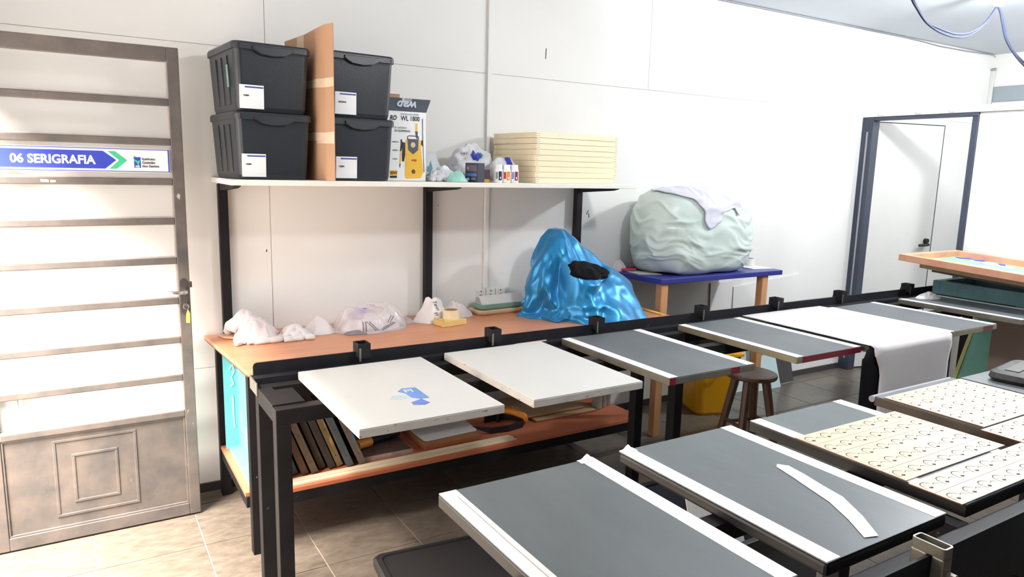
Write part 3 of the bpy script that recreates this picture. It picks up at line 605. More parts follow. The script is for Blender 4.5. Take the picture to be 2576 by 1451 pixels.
for a, b in (((1.188, .812), (1.188, .862)), ((1.200, .812), (1.200, .862)), ((1.206, .862), (1.250, .815)), ((1.218, .862), (1.262, .815)), ((1.318, .845), (1.345, .878)), ((1.332, .843), (1.358, .874)), ((1.285, .812), (1.365, .842)), ((1.285, .820), (1.355, .846))):
    dx, dz = b[0]-a[0], b[1]-a[1]; l_ = math.hypot(dx, dz); nx, nz = -dz/l_*.0028, dx/l_*.0028
    lay_poly([(a[0]-nx, a[1]-nz), (b[0]-nx, b[1]-nz), (b[0]+nx, b[1]+nz), (a[0]+nx, a[1]+nz)], bft, 'grey_stripe', M('stripe_grey', (120, 118, 130), .5), b1, rings=2, sub=6)
crumple(1.21, 3.372, ZB+.0005, .10, .026, .018, 2.4, freq=10, flat=3).build('dark_garment', M('grey_garment', (128, 124, 134), .7), b1, smooth=True)
b2 = thing('carrier_bag', 'crumpled white carrier bag with black handwriting beside the tape roll', 'plastic bag', (1.70, 3.55, ZB))
cbm = crumple(1.625, 3.50, ZB, .10, .08, .15, 7.7, freq=7, flat=1.3, lean=(.1, 0), edge=.15); cbt = tree_of(cbm); cbm.build('bag_film', M('milky_plastic', (242, 240, 240), .35, alpha=.9, bump=.3, bscale=24), b2, smooth=True)
crumple(1.80, 3.545, ZB, .10, .05, .095, 12.2, freq=9, flat=1.5, edge=.15).build('bag_tail', m_cloth, b2, smooth=True)
for i, s in enumerate(('Telas', 'Fl')): lay_object(text(s, .026, (1.617-.002*i, 3.40, .915-.058*i), (math.radians(90), math.radians(66), 0), m_txt, b2, name='handwriting', shear=.3), b2, cbt, .003)
single(crumple(1.487, 3.545, ZB, .047, .07, .022, 3.9, freq=12, edge=.12), 'plastic_wrap', m_clearbag, 'thin crumpled clear plastic wrap on the bench beside the carrier bag', 'plastic wrap', smooth=True)
wd = thing('wooden_block', 'small yellow wooden angle block under the cream tape roll', 'wood block', (1.69, 3.37, ZB), math.radians(8))
box('base', M('block_wood', (226, 196, 126), .5), wd, -.085, .065, -.04, .05, .0005, .03, .001, local=True); box('lip', M('block_wood2', (214, 178, 108), .5), wd, -.085, -.075, -.04, .05, .03, .036, local=True)
tr = thing('tape_roll', 'cream masking tape roll on the yellow wooden block', 'tape roll', (1.69, 3.385, .831))
MB().lathe([(.038, 0), (.045, 0), (.045, .048), (.038, .048), (.038, 0)], 0, 0, 30).build('tape', M('cream_tape', (238, 224, 190), .5), tr, local=True)
MB().lathe([(.034, .001), (.0385, .001), (.0385, .0475), (.034, .0475), (.034, .001)], 0, 0, 30).build('core', m_card, tr, local=True)
# stack of emulsion scoop, green tray, white prism
RS = math.radians(3); cx, cy = 2.082, 3.562
s1 = thing('foam_tray', 'cream foam tray lying on the bench under the green tray', 'tray', (cx+.005, cy, ZB), RS)
loft([(rr(.155, .055, .03), .0005), (rr(.165, .068, .03), .012), (rr(.172, .075, .03), .026)]).build('tray_body', M('cream_foam', (234, 214, 180), .6), s1, local=True)
box('rim', M('cream_foam2', (240, 224, 196), .6), s1, -.16, .16, -.068, -.062, .026, .0262, local=True)
s2 = thing('green_tray', 'grey-green plastic tray between the cream tray and white bar', 'tray', (cx, cy+.002, ZB+.027), RS)
loft([(rr(.135, .045, .03), 0), (rr(.15, .06, .03), .012), (rr(.152, .063, .03), .03)]).build('tray_body', M('sage', (120, 158, 142), .4), s2, local=True); box('inner_edge', M('sage2', (96, 138, 122), .4), s2, -.13, .13, -.058, -.052, .03, .0304, local=True)
s3 = thing('white_bar', 'white three-sided bar on top of the grey-green tray', 'bar', (cx+.005, cy+.005, ZB+.0578), RS)
MB().xprism([(-.045, 0), (.045, 0), (.028, .042), (-.008, .044)], -.135, .16).build('prism', m_white, s3, .001, local=True); MB().xprism([(-.036, .004), (.036, .004), (.022, .038), (-.006, .039)], -.1356, -.135).build('end_face', M('end_grey', (168, 172, 178), .5), s3, local=True)

# blue satin heap (dust cover over equipment) ----------------------------------
def sat_profile(zt, right):
    L = [(1.305, 0), (1.297, .045), (1.25, .085), (1.16, .120), (1.08, .138), (.95, .150), (.87, .156), (.82, .164), (.803, .182)]
    Rr = [(1.305, 0), (1.295, .045), (1.25, .095), (1.17, .17), (1.09, .25), (1.045, .33), (1.0, .40), (.92, .45), (.803, .495)]
    T = Rr if right else L
    f = zt*(len(T)-1); i = min(int(f), len(T)-2); u = f-i
    return T[i][0]*(1-u)+T[i+1][0]*u, T[i][1]*(1-u)+T[i+1][1]*u
def satin():
    n, k = 90, 220; vs = []; fs = []; cx, cy = 2.365, 3.40
    for i in range(n+1):
        t = i/n; zl, rl = sat_profile(t, False); zr, rr_ = sat_profile(t, True)
        for j in range(k):
            a = 2*math.pi*j/k; c = math.cos(a+.38); wgt = max(0, c)**1.3
            z = zl*(1-wgt)+zr*wgt; r = rl*(1-wgt)+rr_*wgt
            ry = 1.12 if math.sin(a) < 0 else .50
            q = Vector((math.cos(a)*1.5+t*1.1, math.sin(a)*1.5, t*2.6+math.sin(a*2)*.4))
            fold = ridged(q+Vector((1.3, 0, 0)), .85)*.042+ridged(q*1.0+Vector((0, 4, 2)), 1.7)*.020*(.3+.7*t)+noise.noise(q*4)*.012*t
            env = (.15+.85*min(1, max(0, t-.12)*2.2))*min(1, t*6)
            r2_ = r+(fold-.018)*env*(1+.6*t)
            zz = z+ridged(Vector((math.cos(a)*r*6, math.sin(a)*r*6, 7)), 1.8)*.016*env*(1-t**4)
            # pocket below the peak towards the room
            px_, py_ = cx+r2_*math.cos(a), cy+ry*r2_*math.sin(a)
            d = math.hypot((px_-2.50)/.13, (py_-3.22)/.08); zz -= .07*max(0, 1-d)
            zz = ZB+.002 if i == n else max(ZB+.004, zz)
            vs.append((px_, min(py_, 3.602), zz))
    for i in range(n):
        for j in range(k): fs.append((i*k+j, (i+1)*k+j, (i+1)*k+(j+1) % k, i*k+(j+1) % k))
    b = len(vs)
    for j in range(k): x, y, z = vs[n*k+j]; vs.append((x, y, ZB))
    for j in range(k): fs.append((n*k+j, b+j, b+(j+1) % k, n*k+(j+1) % k))
    fs.append(tuple(b+j for j in range(k-1, -1, -1)))
    m = MB(); m.add(vs, fs); return m
stm = satin(); stt = tree_of(stm)
bcm = lay_cloth((2.467, 3.20, 1.068), (.79, -.61, 0), (0, 0, 1), (.6, .75, -.28), .118, .062, stt, 3.3, .030)
single(stm, 'satin_cover', m_satin, 'bright blue satin cloth draped in a tall heap on the workbench', 'cloth', smooth=True)
single(bcm, 'black_cloth', m_blackcloth, 'crumpled black cloth lying in the fold of the blue satin heap', 'cloth', smooth=True)
ysp = thing('wooden_ruler', 'thin yellow wooden strip on the bench right of the blue satin', 'ruler', (2.92, 3.2, ZB))
MB().prism([(2.915, 3.07), (2.945, 3.068), (2.962, 3.33), (2.93, 3.33)], ZB+.0005, ZB+.006).build('strip', M('ruler_yellow', (226, 178, 84), .5), ysp); MB().prism([(2.916, 3.09), (2.946, 3.088), (2.947, 3.094), (2.917, 3.096)], ZB+.006, ZB+.0065).build('end_mark', m_plyedge, ysp)
# ------------------------------------------------------------------ lower shelf of the bench
ZS = .262
tt = thing('turquoise_tray', 'turquoise painted tray with white smears standing in the bench end', 'tray', (.60, 3.25, ZS))
m_turq2 = M('turquoise_in', (104, 184, 188), .45, var=.12, scale=8)
box('tray_back', m_turq2, tt, .606, .616, 2.985, 3.50, ZS+.001, .770); box('tray_end', m_turq2, tt, .548, .616, 3.50, 3.512, ZS+.001, .770)
box('tray_floor', m_turq2, tt, .560, .606, 2.985, 3.50, ZS+.001, ZS+.014); box('tray_edge', m_white, tt, .596, .620, 2.972, 2.985, ZS+.001, .772)
for i in range(15):
    y = random.uniform(3.03, 3.44); z = random.uniform(.34, .74); hh = random.uniform(.012, .035); ww = random.uniform(.008, .018)
    MB().xprism([(y-ww/2, z-hh), (y+ww/3, z-hh*.6), (y+ww/2, z+hh*.7), (y-ww/4, z+hh)], .6045, .606).build('paint_smear', m_tapew, tt)
MB().tube([(.575, 3.498, .66), (.59, 3.498, .68), (.597, 3.498, .65), (.583, 3.498, .62), (.592, 3.498, .585), (.578, 3.498, .575)], .003, 6).build('paint_smear', m_tapew, tt)
MB().tube([(.586, 3.498, .53), (.587, 3.498, .40), (.59, 3.498, .37)], .003, 6).build('paint_smear', m_tapew, tt)
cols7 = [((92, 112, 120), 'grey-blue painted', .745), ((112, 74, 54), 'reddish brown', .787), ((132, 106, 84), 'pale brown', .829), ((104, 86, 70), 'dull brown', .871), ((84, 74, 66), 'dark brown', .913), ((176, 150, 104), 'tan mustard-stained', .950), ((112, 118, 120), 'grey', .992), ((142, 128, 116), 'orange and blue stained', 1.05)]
for i, (c, nm, xb) in enumerate(cols7):
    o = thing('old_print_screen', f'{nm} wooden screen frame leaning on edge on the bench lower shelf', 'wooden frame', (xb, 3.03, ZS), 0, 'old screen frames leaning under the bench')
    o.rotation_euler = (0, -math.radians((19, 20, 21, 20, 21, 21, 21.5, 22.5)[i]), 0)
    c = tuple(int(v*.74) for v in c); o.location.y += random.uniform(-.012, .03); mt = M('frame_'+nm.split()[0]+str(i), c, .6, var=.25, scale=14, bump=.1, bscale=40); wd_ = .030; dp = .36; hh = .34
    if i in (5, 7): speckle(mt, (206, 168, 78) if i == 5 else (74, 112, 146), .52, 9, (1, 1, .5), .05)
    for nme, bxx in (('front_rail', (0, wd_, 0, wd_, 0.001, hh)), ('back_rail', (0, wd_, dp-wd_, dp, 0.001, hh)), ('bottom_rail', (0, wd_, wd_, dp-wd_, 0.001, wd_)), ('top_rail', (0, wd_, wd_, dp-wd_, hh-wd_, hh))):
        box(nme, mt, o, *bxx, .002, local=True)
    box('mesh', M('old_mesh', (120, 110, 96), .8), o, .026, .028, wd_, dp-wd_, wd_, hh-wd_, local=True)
    for z in (.06, .2): MB().tube([(wd_/2, -.0006, z), (wd_/2, .004, z)], .003, 8).build('screw_hole', m_txt, o, local=True)
sl = [(2.972, 3.008, 'wide'), (2.944, 2.968, 'narrow')]
for y0, y1, nm in sl:
    o = thing('wood_strip', f'long {nm} pale pine strip lying along the lower shelf front', 'wood strip', (1.25, (y0+y1)/2, ZS))
    MB().prism([(.66, y0), (1.845, y0+.012), (1.86, y0+.014), (1.84, y1+.012), (.66, y1)], ZS+.0005, ZS+.008).build('strip_body', m_pine, o); MB().prism([(.655, y0), (.66, y0), (.66, y1), (.655, y1)], ZS+.0005, ZS+.008).build('cut_end', m_plyedge, o)
dkb = thing('dark_board', 'dark brown flat board with pale worn front edge on the lower shelf', 'board', (1.18, 3.22, ZS))
box('board_body', M('dark_ply', (82, 62, 54), .5, var=.15), dkb, 1.07, 1.32, 3.05, 3.42, ZS+.001, ZS+.022, .002); box('front_edge', M('worn_edge', (168, 154, 142), .6, var=.25, scale=20), dkb, 1.07, 1.32, 3.045, 3.05, ZS+.001, ZS+.022)
to = thing('hand_tool', 'hand tool with stubby orange handle lying on the dark brown board', 'tool', (1.2, 3.2, ZS+.022))
MB().tube([(1.075, 3.14, ZS+.05), (1.15, 3.165, ZS+.05)], [.024, .026], 14).build('handle', M('orange_handle', (214, 138, 46), .45), to, .003)
MB().tube([(1.15, 3.165, ZS+.05), (1.165, 3.17, ZS+.05), (1.32, 3.22, ZS+.045)], [.018, .016, .0155], 12).build('shaft', m_plasticd, to)
wdb = thing('wooden_board', 'square-edged brown wooden board under the white rounded panel', 'board', (1.54, 3.12, ZS))
box('board_body', M('brown_board', (150, 104, 72), .5, var=.1), wdb, 1.385, 1.70, 3.045, 3.33, ZS+.001, ZS+.026, .001); box('front_edge', m_plyedge, wdb, 1.385, 1.70, 3.041, 3.045, ZS+.003, ZS+.024)
wpn = thing('laminate_offcut', 'white laminate panel with rounded corner on the brown wooden board', 'panel', (1.55, 3.17, ZS+.027))
MB().prism([(1.40, 3.13), (1.403, 3.10), (1.42, 3.085), (1.70, 3.10), (1.708, 3.115), (1.72, 3.32), (1.40, 3.33)], ZS+.027, ZS+.033).build('panel_body', m_white, wpn, .001); MB().prism([(1.402, 3.13), (1.404, 3.101), (1.42, 3.087), (1.70, 3.102), (1.70, 3.12), (1.41, 3.12)], ZS+.0265, ZS+.0272).build('edge_band', m_grey, wpn)
st = thing('strap_clamp', 'black strap clamp with orange handle lying on the lower shelf', 'clamp', (1.92, 3.13, ZS))
pts = [(1.70, 3.14), (1.78, 3.085), (1.88, 3.07), (1.98, 3.09), (2.03, 3.14), (2.01, 3.21), (1.93, 3.26), (1.83, 3.25)]
ribbon([Vector(p) for p in pts], [ZS+.001+.03*(i == 0) for i in range(8)], [ZS+.035]*8, .012).build('strap', m_plasticd, st, .002)
MB().tube([(1.90, 3.22, ZS+.075), (1.96, 3.16, ZS+.07), (2.0, 3.105, ZS+.055), (2.005, 3.095, ZS+.03)], [.016, .018, .017, .012], 12).build('handle', M('orange_handle2', (226, 140, 30), .4), st, smooth=True)
MB().tube([(1.905, 3.23, ZS+.001), (1.905, 3.225, ZS+.075)], .012, 10).build('screw_post', m_plasticd, st)
for i, (x0, x1, y0, y1, z0) in enumerate(((2.085, 2.50, 3.115, 3.45, 0), (2.05, 2.44, 3.16, 3.48, .0125))):
    o = thing('plywood_sheet', ['lower tan plywood offcut on the bench lower shelf', 'upper tan plywood offcut stacked on another under the bench'][i], 'plywood', ((x0+x1)/2, (y0+y1)/2, ZS+z0))
    box('sheet', M('ply_tan', (186, 158, 124), .55, var=.06), o, x0, x1, y0, y1, ZS+z0+.0008, ZS+z0+.012, .0008); box('front_edge', m_plyedge, o, x0, x1, y0-.0012, y0, ZS+z0+.003, ZS+z0+.010)
for i, x in enumerate((2.535, 2.580, 2.622)):
    o = thing('wrapped_roll', ['dusty grey plastic-wrapped roll beside the plywood offcuts under the bench', 'dusty grey plastic-wrapped roll standing between two others under the bench', 'dusty grey plastic-wrapped roll nearest the bench right leg'][i], 'roll', (x, 3.16+.015*i, ZS), 0, 'wrapped rolls on the bench lower shelf')
    loft([(rr(.019, .03, .012), .0006), (rr(.02, .031, .012), .01), (rr(.0195, .03, .012), .14), (rr(.012, .02, .01), .2)]).build('wrapping', M('dusty_plastic', (148, 142, 130), .45, var=.25, scale=16, bump=.3, bscale=30), o, local=True, smooth=False)
    loft([(rr(.012, .018, .009), .2), (rr(.011, .017, .009), .235)]).build('core_end', m_card, o, local=True)

# ------------------------------------------------------------------ blue table by the wall
bt = thing('blue_table', 'tall wooden table with dark blue top beside the workbench', 'table', (3.53, 3.4, 0))
MB().prism([(2.978, 3.15), (4.078, 3.15), (4.078, 3.655), (2.905, 3.655)], .968, 1.0).build('table_top', m_blueboard, bt, .003)
for x in (2.995, 3.90): box('leg', m_legwood, bt, x, x+.055, 3.165, 3.215, 0, .968, .002)
box('wall_cleat', m_legwood, bt, 2.99, 4.07, 3.63, 3.658, .93, .968, .002)
def bagf(u, v):
    """big stuffed bag; u angle, v 0 bottom..1 top"""
    ph = math.pi*v; c, s = math.cos(u), math.sin(u)
    low = math.cos(ph) > 0
    sp = math.sin(ph)**(.26 if low else .34); cp_ = -math.copysign(abs(math.cos(ph))**.68, math.cos(ph))
    sx = math.copysign(abs(c)**.58, c); sy = math.copysign(abs(s)**.75, s)
    x, y, z = .437*sp*sx, .235*sp*sy, .262*cp_
    top = (cp_+1)/2
    x *= 1-.08*max(0, top-.45)/.55; x -= .03*max(0, top-.5); z += .020*top*max(0, -sx*sp)
    d = Vector((sx*sp, sy*sp, cp_))
    sh_ = lambda q, f: max(0, ridged(q, f))**3
    wp_ = noise.noise(d*1.7)*.35
    wr = .45*sh_(Vector((d.x*.55-d.z*.5, d.y*.8, (d.z*.9+d.x*.55+wp_)*2.6)), 1.1)
    wr += .40*sh_(Vector((d.x*.8+d.z*.9+5, d.y*.8, (d.z*1.0-d.x*.5+wp_)*2.2)), 1.1)
    wr += .35*sh_(Vector((d.x*1.2-d.z*1.3+2, d.y, (d.z*1.1+d.x*.9+wp_)*4.2)), 1.2)*max(0, 1-abs(d.z+.3)*1.1)
    wr += .5*noise.noise(d*1.6+Vector((3, 1, 0)))
    r = 1+.058*(wr-.2)
    return (3.450+x*r, 3.388+y*r, max(1.0015, 1.262+z*r))
def bag_mesh(n=150, k=300):
    vs = []; fs = []
    for i in range(n+1):
        for j in range(k): vs.append(bagf(2*math.pi*j/k, i/n))
    for i in range(n):
        for j in range(k): fs.append((i*k+j, i*k+(j+1) % k, (i+1)*k+(j+1) % k, (i+1)*k+j))
    m = MB(); m.add(vs, fs); return m
single(bag_mesh(), 'stuffed_bag', m_bag, 'big stuffed pale green plastic bag standing on the blue table', 'bag', smooth=True)
poly = [(3.10, 1.60), (3.12, 1.505), (3.24, 1.47), (3.30, 1.40), (3.31, 1.34), (3.345, 1.285), (3.45, 1.345), (3.435, 1.385), (3.52, 1.405), (3.575, 1.42), (3.605, 1.36), (3.635, 1.41), (3.64, 1.46), (3.60, 1.60)]
def inp(x, z):
    r = False; n = len(poly)
    for i in range(n):
        (xa, za), (xb, zb) = poly[i], poly[(i+1) % n]
        if (za > z) != (zb > z) and x < (xb-xa)*(z-za)/(zb-za)+xa: r = not r
    return r
def cloth_on_bag():
    n, k = 240, 420; vs = []; fs = []; idx = {}
    C = Vector((3.452, 3.388, 1.262))
    def vid(i, j):
        if (i, j) not in idx:
            p = Vector(bagf(2*math.pi*j/k, i/n)); d = (p-C).normalized(); p = p+d*(.006+.007*max(0, ridged(p, 16)))
            idx[(i, j)] = len(vs); vs.append(tuple(p))
        return idx[(i, j)]
    for i in range(n//2, n):
        for j in range(k):
            x, y, z = bagf(2*math.pi*(j+.5)/k, (i+.5)/n)
            if y < 3.44 and inp(x, z): fs.append((vid(i, j), vid(i, j+1), vid(i+1, j+1), vid(i+1, j)))
    cnt = {}
    for f in fs:
        for a, b in zip(f, f[1:]+f[:1]): e = (min(a, b), max(a, b)); cnt[e] = cnt.get(e, 0)+1
    nb = {}
    for (a, b), c in cnt.items():
        if c == 1: nb.setdefault(a, []).append(b); nb.setdefault(b, []).append(a)
    P_ = [Vector(v) for v in vs]
    for it in range(14):
        Q = {a: (P_[a]*.4+sum((P_[b] for b in l), Vector())*(.6/len(l))) for a, l in nb.items()}
        for a, v in Q.items(): P_[a] = v
    m = MB(); m.add(P_, fs); return m
o = single(cloth_on_bag(), 'white_towel', M('towel', (206, 207, 222), .9, var=.01, sheen=.3), 'white cloth draped over the top of the pale green stuffed bag', 'cloth', smooth=True)
sd = o.modifiers.new('thick', 'SOLIDIFY'); sd.thickness = .006; sd.offset = 1
ZT = 1.0
rp = thing('snack_package', 'clear and red crumpled package on the blue table beside the stuffed bag', 'package', (2.97, 3.5, ZT))
crumple(2.985, 3.57, ZT+.001, .055, .06, .075, 5.5, freq=8, flat=1.5).build('film', m_clearbag, rp, smooth=True)
crumple(2.985, 3.57, ZT+.0008, .05, .055, .045, 1.2, freq=9).build('content', m_pinkcloth, rp, smooth=True)
MB().prism([(2.96, 3.50), (3.045, 3.46), (3.06, 3.49), (2.98, 3.53)], ZT+.012, ZT+.02).build('red_band', M('red_print', (214, 54, 74), .4), rp)
single(MB().prism([(2.985, 3.36), (3.12, 3.30), (3.17, 3.42), (3.0, 3.56)], ZT+.0003, ZT+.0015), 'paper_sheet', m_white, 'white paper sheet under the stuffed bag on the blue table', 'paper')
mg = thing('tape_roll', 'white tape roll standing on the papers on the blue table', 'tape roll', (4.025, 3.40, ZT+.004))
MB().lathe([(.034, 0), (.043, 0), (.043, .05), (.034, .05), (.034, 0)], 0, 0, 28).build('tape', m_white, mg, local=True)
MB().lathe([(.030, .001), (.0345, .001), (.0345, .0495), (.030, .0495), (.030, .001)], 0, 0, 28).build('core', m_grey, mg, local=True)
single(MB().prism([(3.90, 3.25), (4.06, 3.22), (4.07, 3.50), (3.92, 3.52)], ZT+.0004, ZT+.0035), 'paper_stack', m_white, 'small stack of white papers at the blue table right end', 'paper')
single(MB().box(3.935, 3.975, 3.47, 3.50, ZT+.004, ZT+.02), 'eraser_block', m_shelf, 'small white block on the papers behind the tape roll', 'block', .002)
# plates leaning at the wall below the table
for i, (x0, x1, zt, lab) in enumerate(((3.955, 4.17, .845, 'white board leaning against the wall below the blue table, split corner beside it'), (4.20, 4.93, .80, 'long white board leaning against the wall right of the blue table'))):
    o = thing('leaning_board', lab, 'board', ((x0+x1)/2, 3.62, 0))
    MB().hexa([(x0, 3.640, .001), (x1, 3.640, .001), (x1, 3.646, .001), (x0, 3.646, .001)], [(x0-.02, 3.650, zt), (x1+.0, 3.650, zt+(.06 if i else -.0)), (x1+.0, 3.656, zt+(.06 if i else -.0)), (x0-.02, 3.656, zt)]).build('board_face', m_wall, o)
    MB().hexa([(x0-.003, 3.640, .001), (x0, 3.640, .001), (x0, 3.646, .001), (x0-.003, 3.646, .001)], [(x0-.023, 3.650, zt), (x0-.02, 3.650, zt), (x0-.02, 3.656, zt), (x0-.023, 3.656, zt)]).build('edge', m_dframe if i == 0 else m_grey, o)
# crate, black box, stool, signs on the floor
yc = thing('yellow_crate', 'large yellow plastic bin on the floor under the blue table', 'bin', (3.70, 3.40, 0), math.radians(-20))
loft([(rr(.12, .125, .05), .001), (rr(.13, .135, .05), .02), (rr(.165, .17, .05), .40), (rr(.17, .175, .05), .42)]).build('body', m_yellow, yc, local=True)
loft([(rr(.182, .187, .05), .42), (rr(.182, .187, .05), .44)]).build('rim', m_yellow, yc, .003, local=True)
MB().tube([(-.03+.05*math.cos(t), -.185, .36+.055*math.sin(t)) for t in [math.pi+math.pi*i/10 for i in range(11)]], .006, 8).build('handle', M('handle_brown', (96, 62, 30), .5), yc, local=True)
kb = thing('black_tub', 'shallow black plastic tub resting on the yellow bin', 'tub', (3.65, 3.41, .44), math.radians(-6))
loft([(rr(.19, .15, .03), .001), (rr(.205, .17, .03), .13), (rr(.215, .175, .03), .135), (rr(.215, .175, .03), .15), (rr(.20, .165, .03), .15), (rr(.18, .14, .03), .02)]).build('tub_body', m_plasticd, kb, local=True); MB().box(-.05, .05, -.186, -.170, .10, .125).build('grip', m_plasticd, kb, local=True)
so_ = thing('wooden_stool', 'round dark wooden stool with four splayed legs between the printing tables', 'stool', (3.42, 2.80, 0))
MB().lathe([(.13, .43), (.148, .434), (.152, .445), (.148, .458), (.13, .462)], 3.42, 2.80, 32).build('seat', m_stool, so_)
for i in range(4):
    a = math.radians(28+90*i); c, s = math.cos(a), math.sin(a)
    p0 = Vector((3.42+.17*c, 2.80+.17*s, 0)); p1 = Vector((3.42+.085*c, 2.80+.085*s, .432))
    MB().tube([p0, p1], [.022, .026], 8).build('leg', m_stool, so_)
for i in range(4):
    a = math.radians(28+90*i); b = math.radians(118+90*i); rr0 = .15; zz = .12+.03*(i % 2)
    MB().tube([(3.42+rr0*math.cos(a), 2.80+rr0*math.sin(a), zz), (3.42+rr0*math.cos(b), 2.80+rr0*math.sin(b), zz)], .011, 8).build('rung', m_stool, so_)
sn = thing('paper_notice', 'pale blue printed notice board leaning on the wall behind the stool', 'notice', (4.53, 3.57, 0))
sb_ = MB().hexa([(4.36, 3.50, .001), (4.63, 3.50, .001), (4.63, 3.506, .001), (4.36, 3.506, .001)], [(4.36, 3.60, .38), (4.60, 3.60, .38), (4.60, 3.606, .38), (4.36, 3.606, .38)]).build('board', M('pale_blue', (196, 220, 222), .5), sn)
for i in range(4):
    zz = .350-.030*i; yy = 3.500+.1*zz/.38; x0 = (4.455, 4.445, 4.44, 4.46)[i]; w_ = (.05, .10, .11, .07)[i]
    for k in range(int(w_/.018)):
        a0 = x0+k*.018; MB().hexa([(a0, yy-.003, zz), (a0+.013, yy-.003, zz), (a0+.013, yy+.001, zz), (a0, yy+.001, zz)], [(a0, yy-.0005, zz+.009), (a0+.013, yy-.0005, zz+.009), (a0+.013, yy+.003, zz+.009), (a0, yy+.003, zz+.009)]).build('printed_line', M('notice_ink', (96, 140, 166), .6), sn)
MB().hexa([(4.46, 3.51, .05), (4.475, 3.51, .05), (4.475, 3.514, .05), (4.46, 3.514, .05)], [(4.46, 3.518, .09), (4.475, 3.518, .09), (4.475, 3.522, .09), (4.46, 3.522, .09)]).build('pink_mark', M('pink', (226, 150, 170), .5), sn)
cb = thing('clip_board', 'small pale blue clipboard with brown clip leaning behind the yellow bin', 'clipboard', (4.22, 3.6, 0))
MB().hexa([(4.13, 3.56, .001), (4.32, 3.56, .001), (4.32, 3.566, .001), (4.13, 3.566, .001)], [(4.13, 3.62, .37), (4.32, 3.62, .37), (4.32, 3.626, .37), (4.13, 3.626, .37)]).build('board', M('pale_blue2', (208, 226, 224), .5), cb)
MB().tube([(4.20, 3.618, .36), (4.26, 3.618, .36)], .012, 8).build('clip', M('clip_brown', (80, 52, 26), .5), cb)
db = thing('grey_board', 'dark grey board leaning on the wall beside the pale blue notice', 'board', (4.74, 3.6, 0))
MB().hexa([(4.655, 3.55, .001), (4.845, 3.55, .001), (4.845, 3.562, .001), (4.655, 3.562, .001)], [(4.655, 3.62, .36), (4.825, 3.62, .36), (4.825, 3.632, .36), (4.655, 3.632, .36)]).build('board', M('dark_grey_board', (70, 66, 66), .5), db); MB().box(4.655, 4.845, 3.545, 3.55, .001, .006).build('bottom_lip', m_grey, db)
# ------------------------------------------------------------------ printing tables
def tube_box(nm, parent, *a, m=m_blackm): return box(nm, m, parent, *a, .002)
ZP = .85
ta = thing('printing_table', 'long black steel printing table with upright rail in front of the workbench', 'printing table', (2.9, 2.52, 0))
TX0, TX1 = .525, 5.55
tube_box('rear_beam', ta, TX0, TX1, 2.615, 2.665, .765, .8195); tube_box('front_beam', ta, TX0, TX1, 2.345, 2.395, .765, .8195)
for x in (TX0, 2.345, 3.6, TX1-.05): tube_box('cross_beam', ta, x, x+.05, 2.395, 2.615, .765, .8195)
box('screen_rest', m_blackm, ta, 5.04, TX1, 2.35, 2.66, .8195, .850); box('end_plate', m_blackm, ta, TX0, TX0+.11, 2.39, 2.56, .8195, .825); box('rail_flange', m_blackm2, ta, TX0, TX1, 2.682, 2.738, .832, .838); box('end_cap', m_steelw, ta, TX0-.004, TX0, 2.615, 2.738, .79, .838)
MB().box(TX0, TX1, 2.682, 2.70, .80, .8325).build('rail_web', m_blackm2, ta)
MB().yprism([(TX0+.008, .838), (TX1, .838), (TX1, .886), (TX0+.022, .886), (TX0+.012, .882), (TX0+.008, .872)], 2.728, 2.735).build('rail_fin', m_blackm2, ta)
for lx in (TX0, 2.345, 4.60, TX1-.05):
    for y in (2.615, 2.345): tube_box('leg', ta, lx, lx+.05, y, y+.05, 0, .765)
for cxx in (.96, 1.575, 2.165, 2.89, 3.50, 4.11, 4.86):
    c = MB()
    x0, x1, y0, y1 = cxx-.026, cxx+.026, 2.698, 2.762; tk = .005
    c.box(x0, x1, y0, y0+tk, .862, .922).box(x0, x1, y1-tk, y1, .862, .922).box(x0, x0+tk, y0+tk, y1-tk, .866, .922).box(x1-tk, x1, y0+tk, y1-tk, .866, .922)
    cl_ = c.build('clamp', m_blackm2, ta); MB().box(x0+.004, x0+.012, y0-.001, y0, .85, .905).build('scraped_edge', m_steelw, cl_)
    MB().tube([(cxx, y1, .88), (cxx, y1+.016, .88)], .007, 8).build('bolt', m_blackm2, cl_)

def platen(x0, x1, y0, y1, label, top=m_rubber, edge=m_steelw, tapes=True, th=.026, redl=None, z=ZP, bx=.002):
    p = thing('platen', label, 'platen', ((x0+x1)/2, (y0+y1)/2, z-th), 0)
    box('core_board', edge, p, x0, x1, y0, y1, z-th, z-.003, bx); box('top_sheet', top, p, x0+.001, x1-.001, y0+.001, y1-.001, z-.003, z, .001)
    if tapes:
        for a, b in ((x0+.002, x0+.048), (x1-.048, x1-.002)): box('edge_tape', m_tapew, p, a, b, y0+.003, y1-.001, z, z+.0008)
    if redl:
        for a, b in redl: box('red_tape', m_redtape, p, a, b, y0-.001, y0+.01, z-th+.001, z-.002)
    return p
p1 = platen(.684, 1.192, 1.976, 2.666, 'white board platen with a blue ink stain at the table end', m_white, m_wedge, False, .03)
m_st1 = M('stain_blue', (112, 148, 208), .5, var=.12, scale=30); m_st2 = M('stain_blue2', (104, 130, 200), .5, var=.15, scale=40); m_st3 = M('stain_teal', (190, 206, 210), .5, var=.08, scale=30)
m_stb = M('stain_beige', (228, 229, 216), .5)
MB().prism([(.942, 2.235), (.943, 2.185), (.968, 2.158), (.998, 2.157), (1.002, 2.287), (.953, 2.296), (.926, 2.268)], ZP, ZP+.0006).build('ink_stain', m_st1, p1)
MB().prism([(.919, 2.113), (.954, 2.095), (.979, 2.11), (.968, 2.158), (.923, 2.139)], ZP, ZP+.0006).build('ink_stain', m_st2, p1)
MB().prism([(.87, 2.20), (.905, 2.18), (.94, 2.19), (.93, 2.225), (.89, 2.23)], ZP, ZP+.0005).build('ink_stain', m_st3, p1)
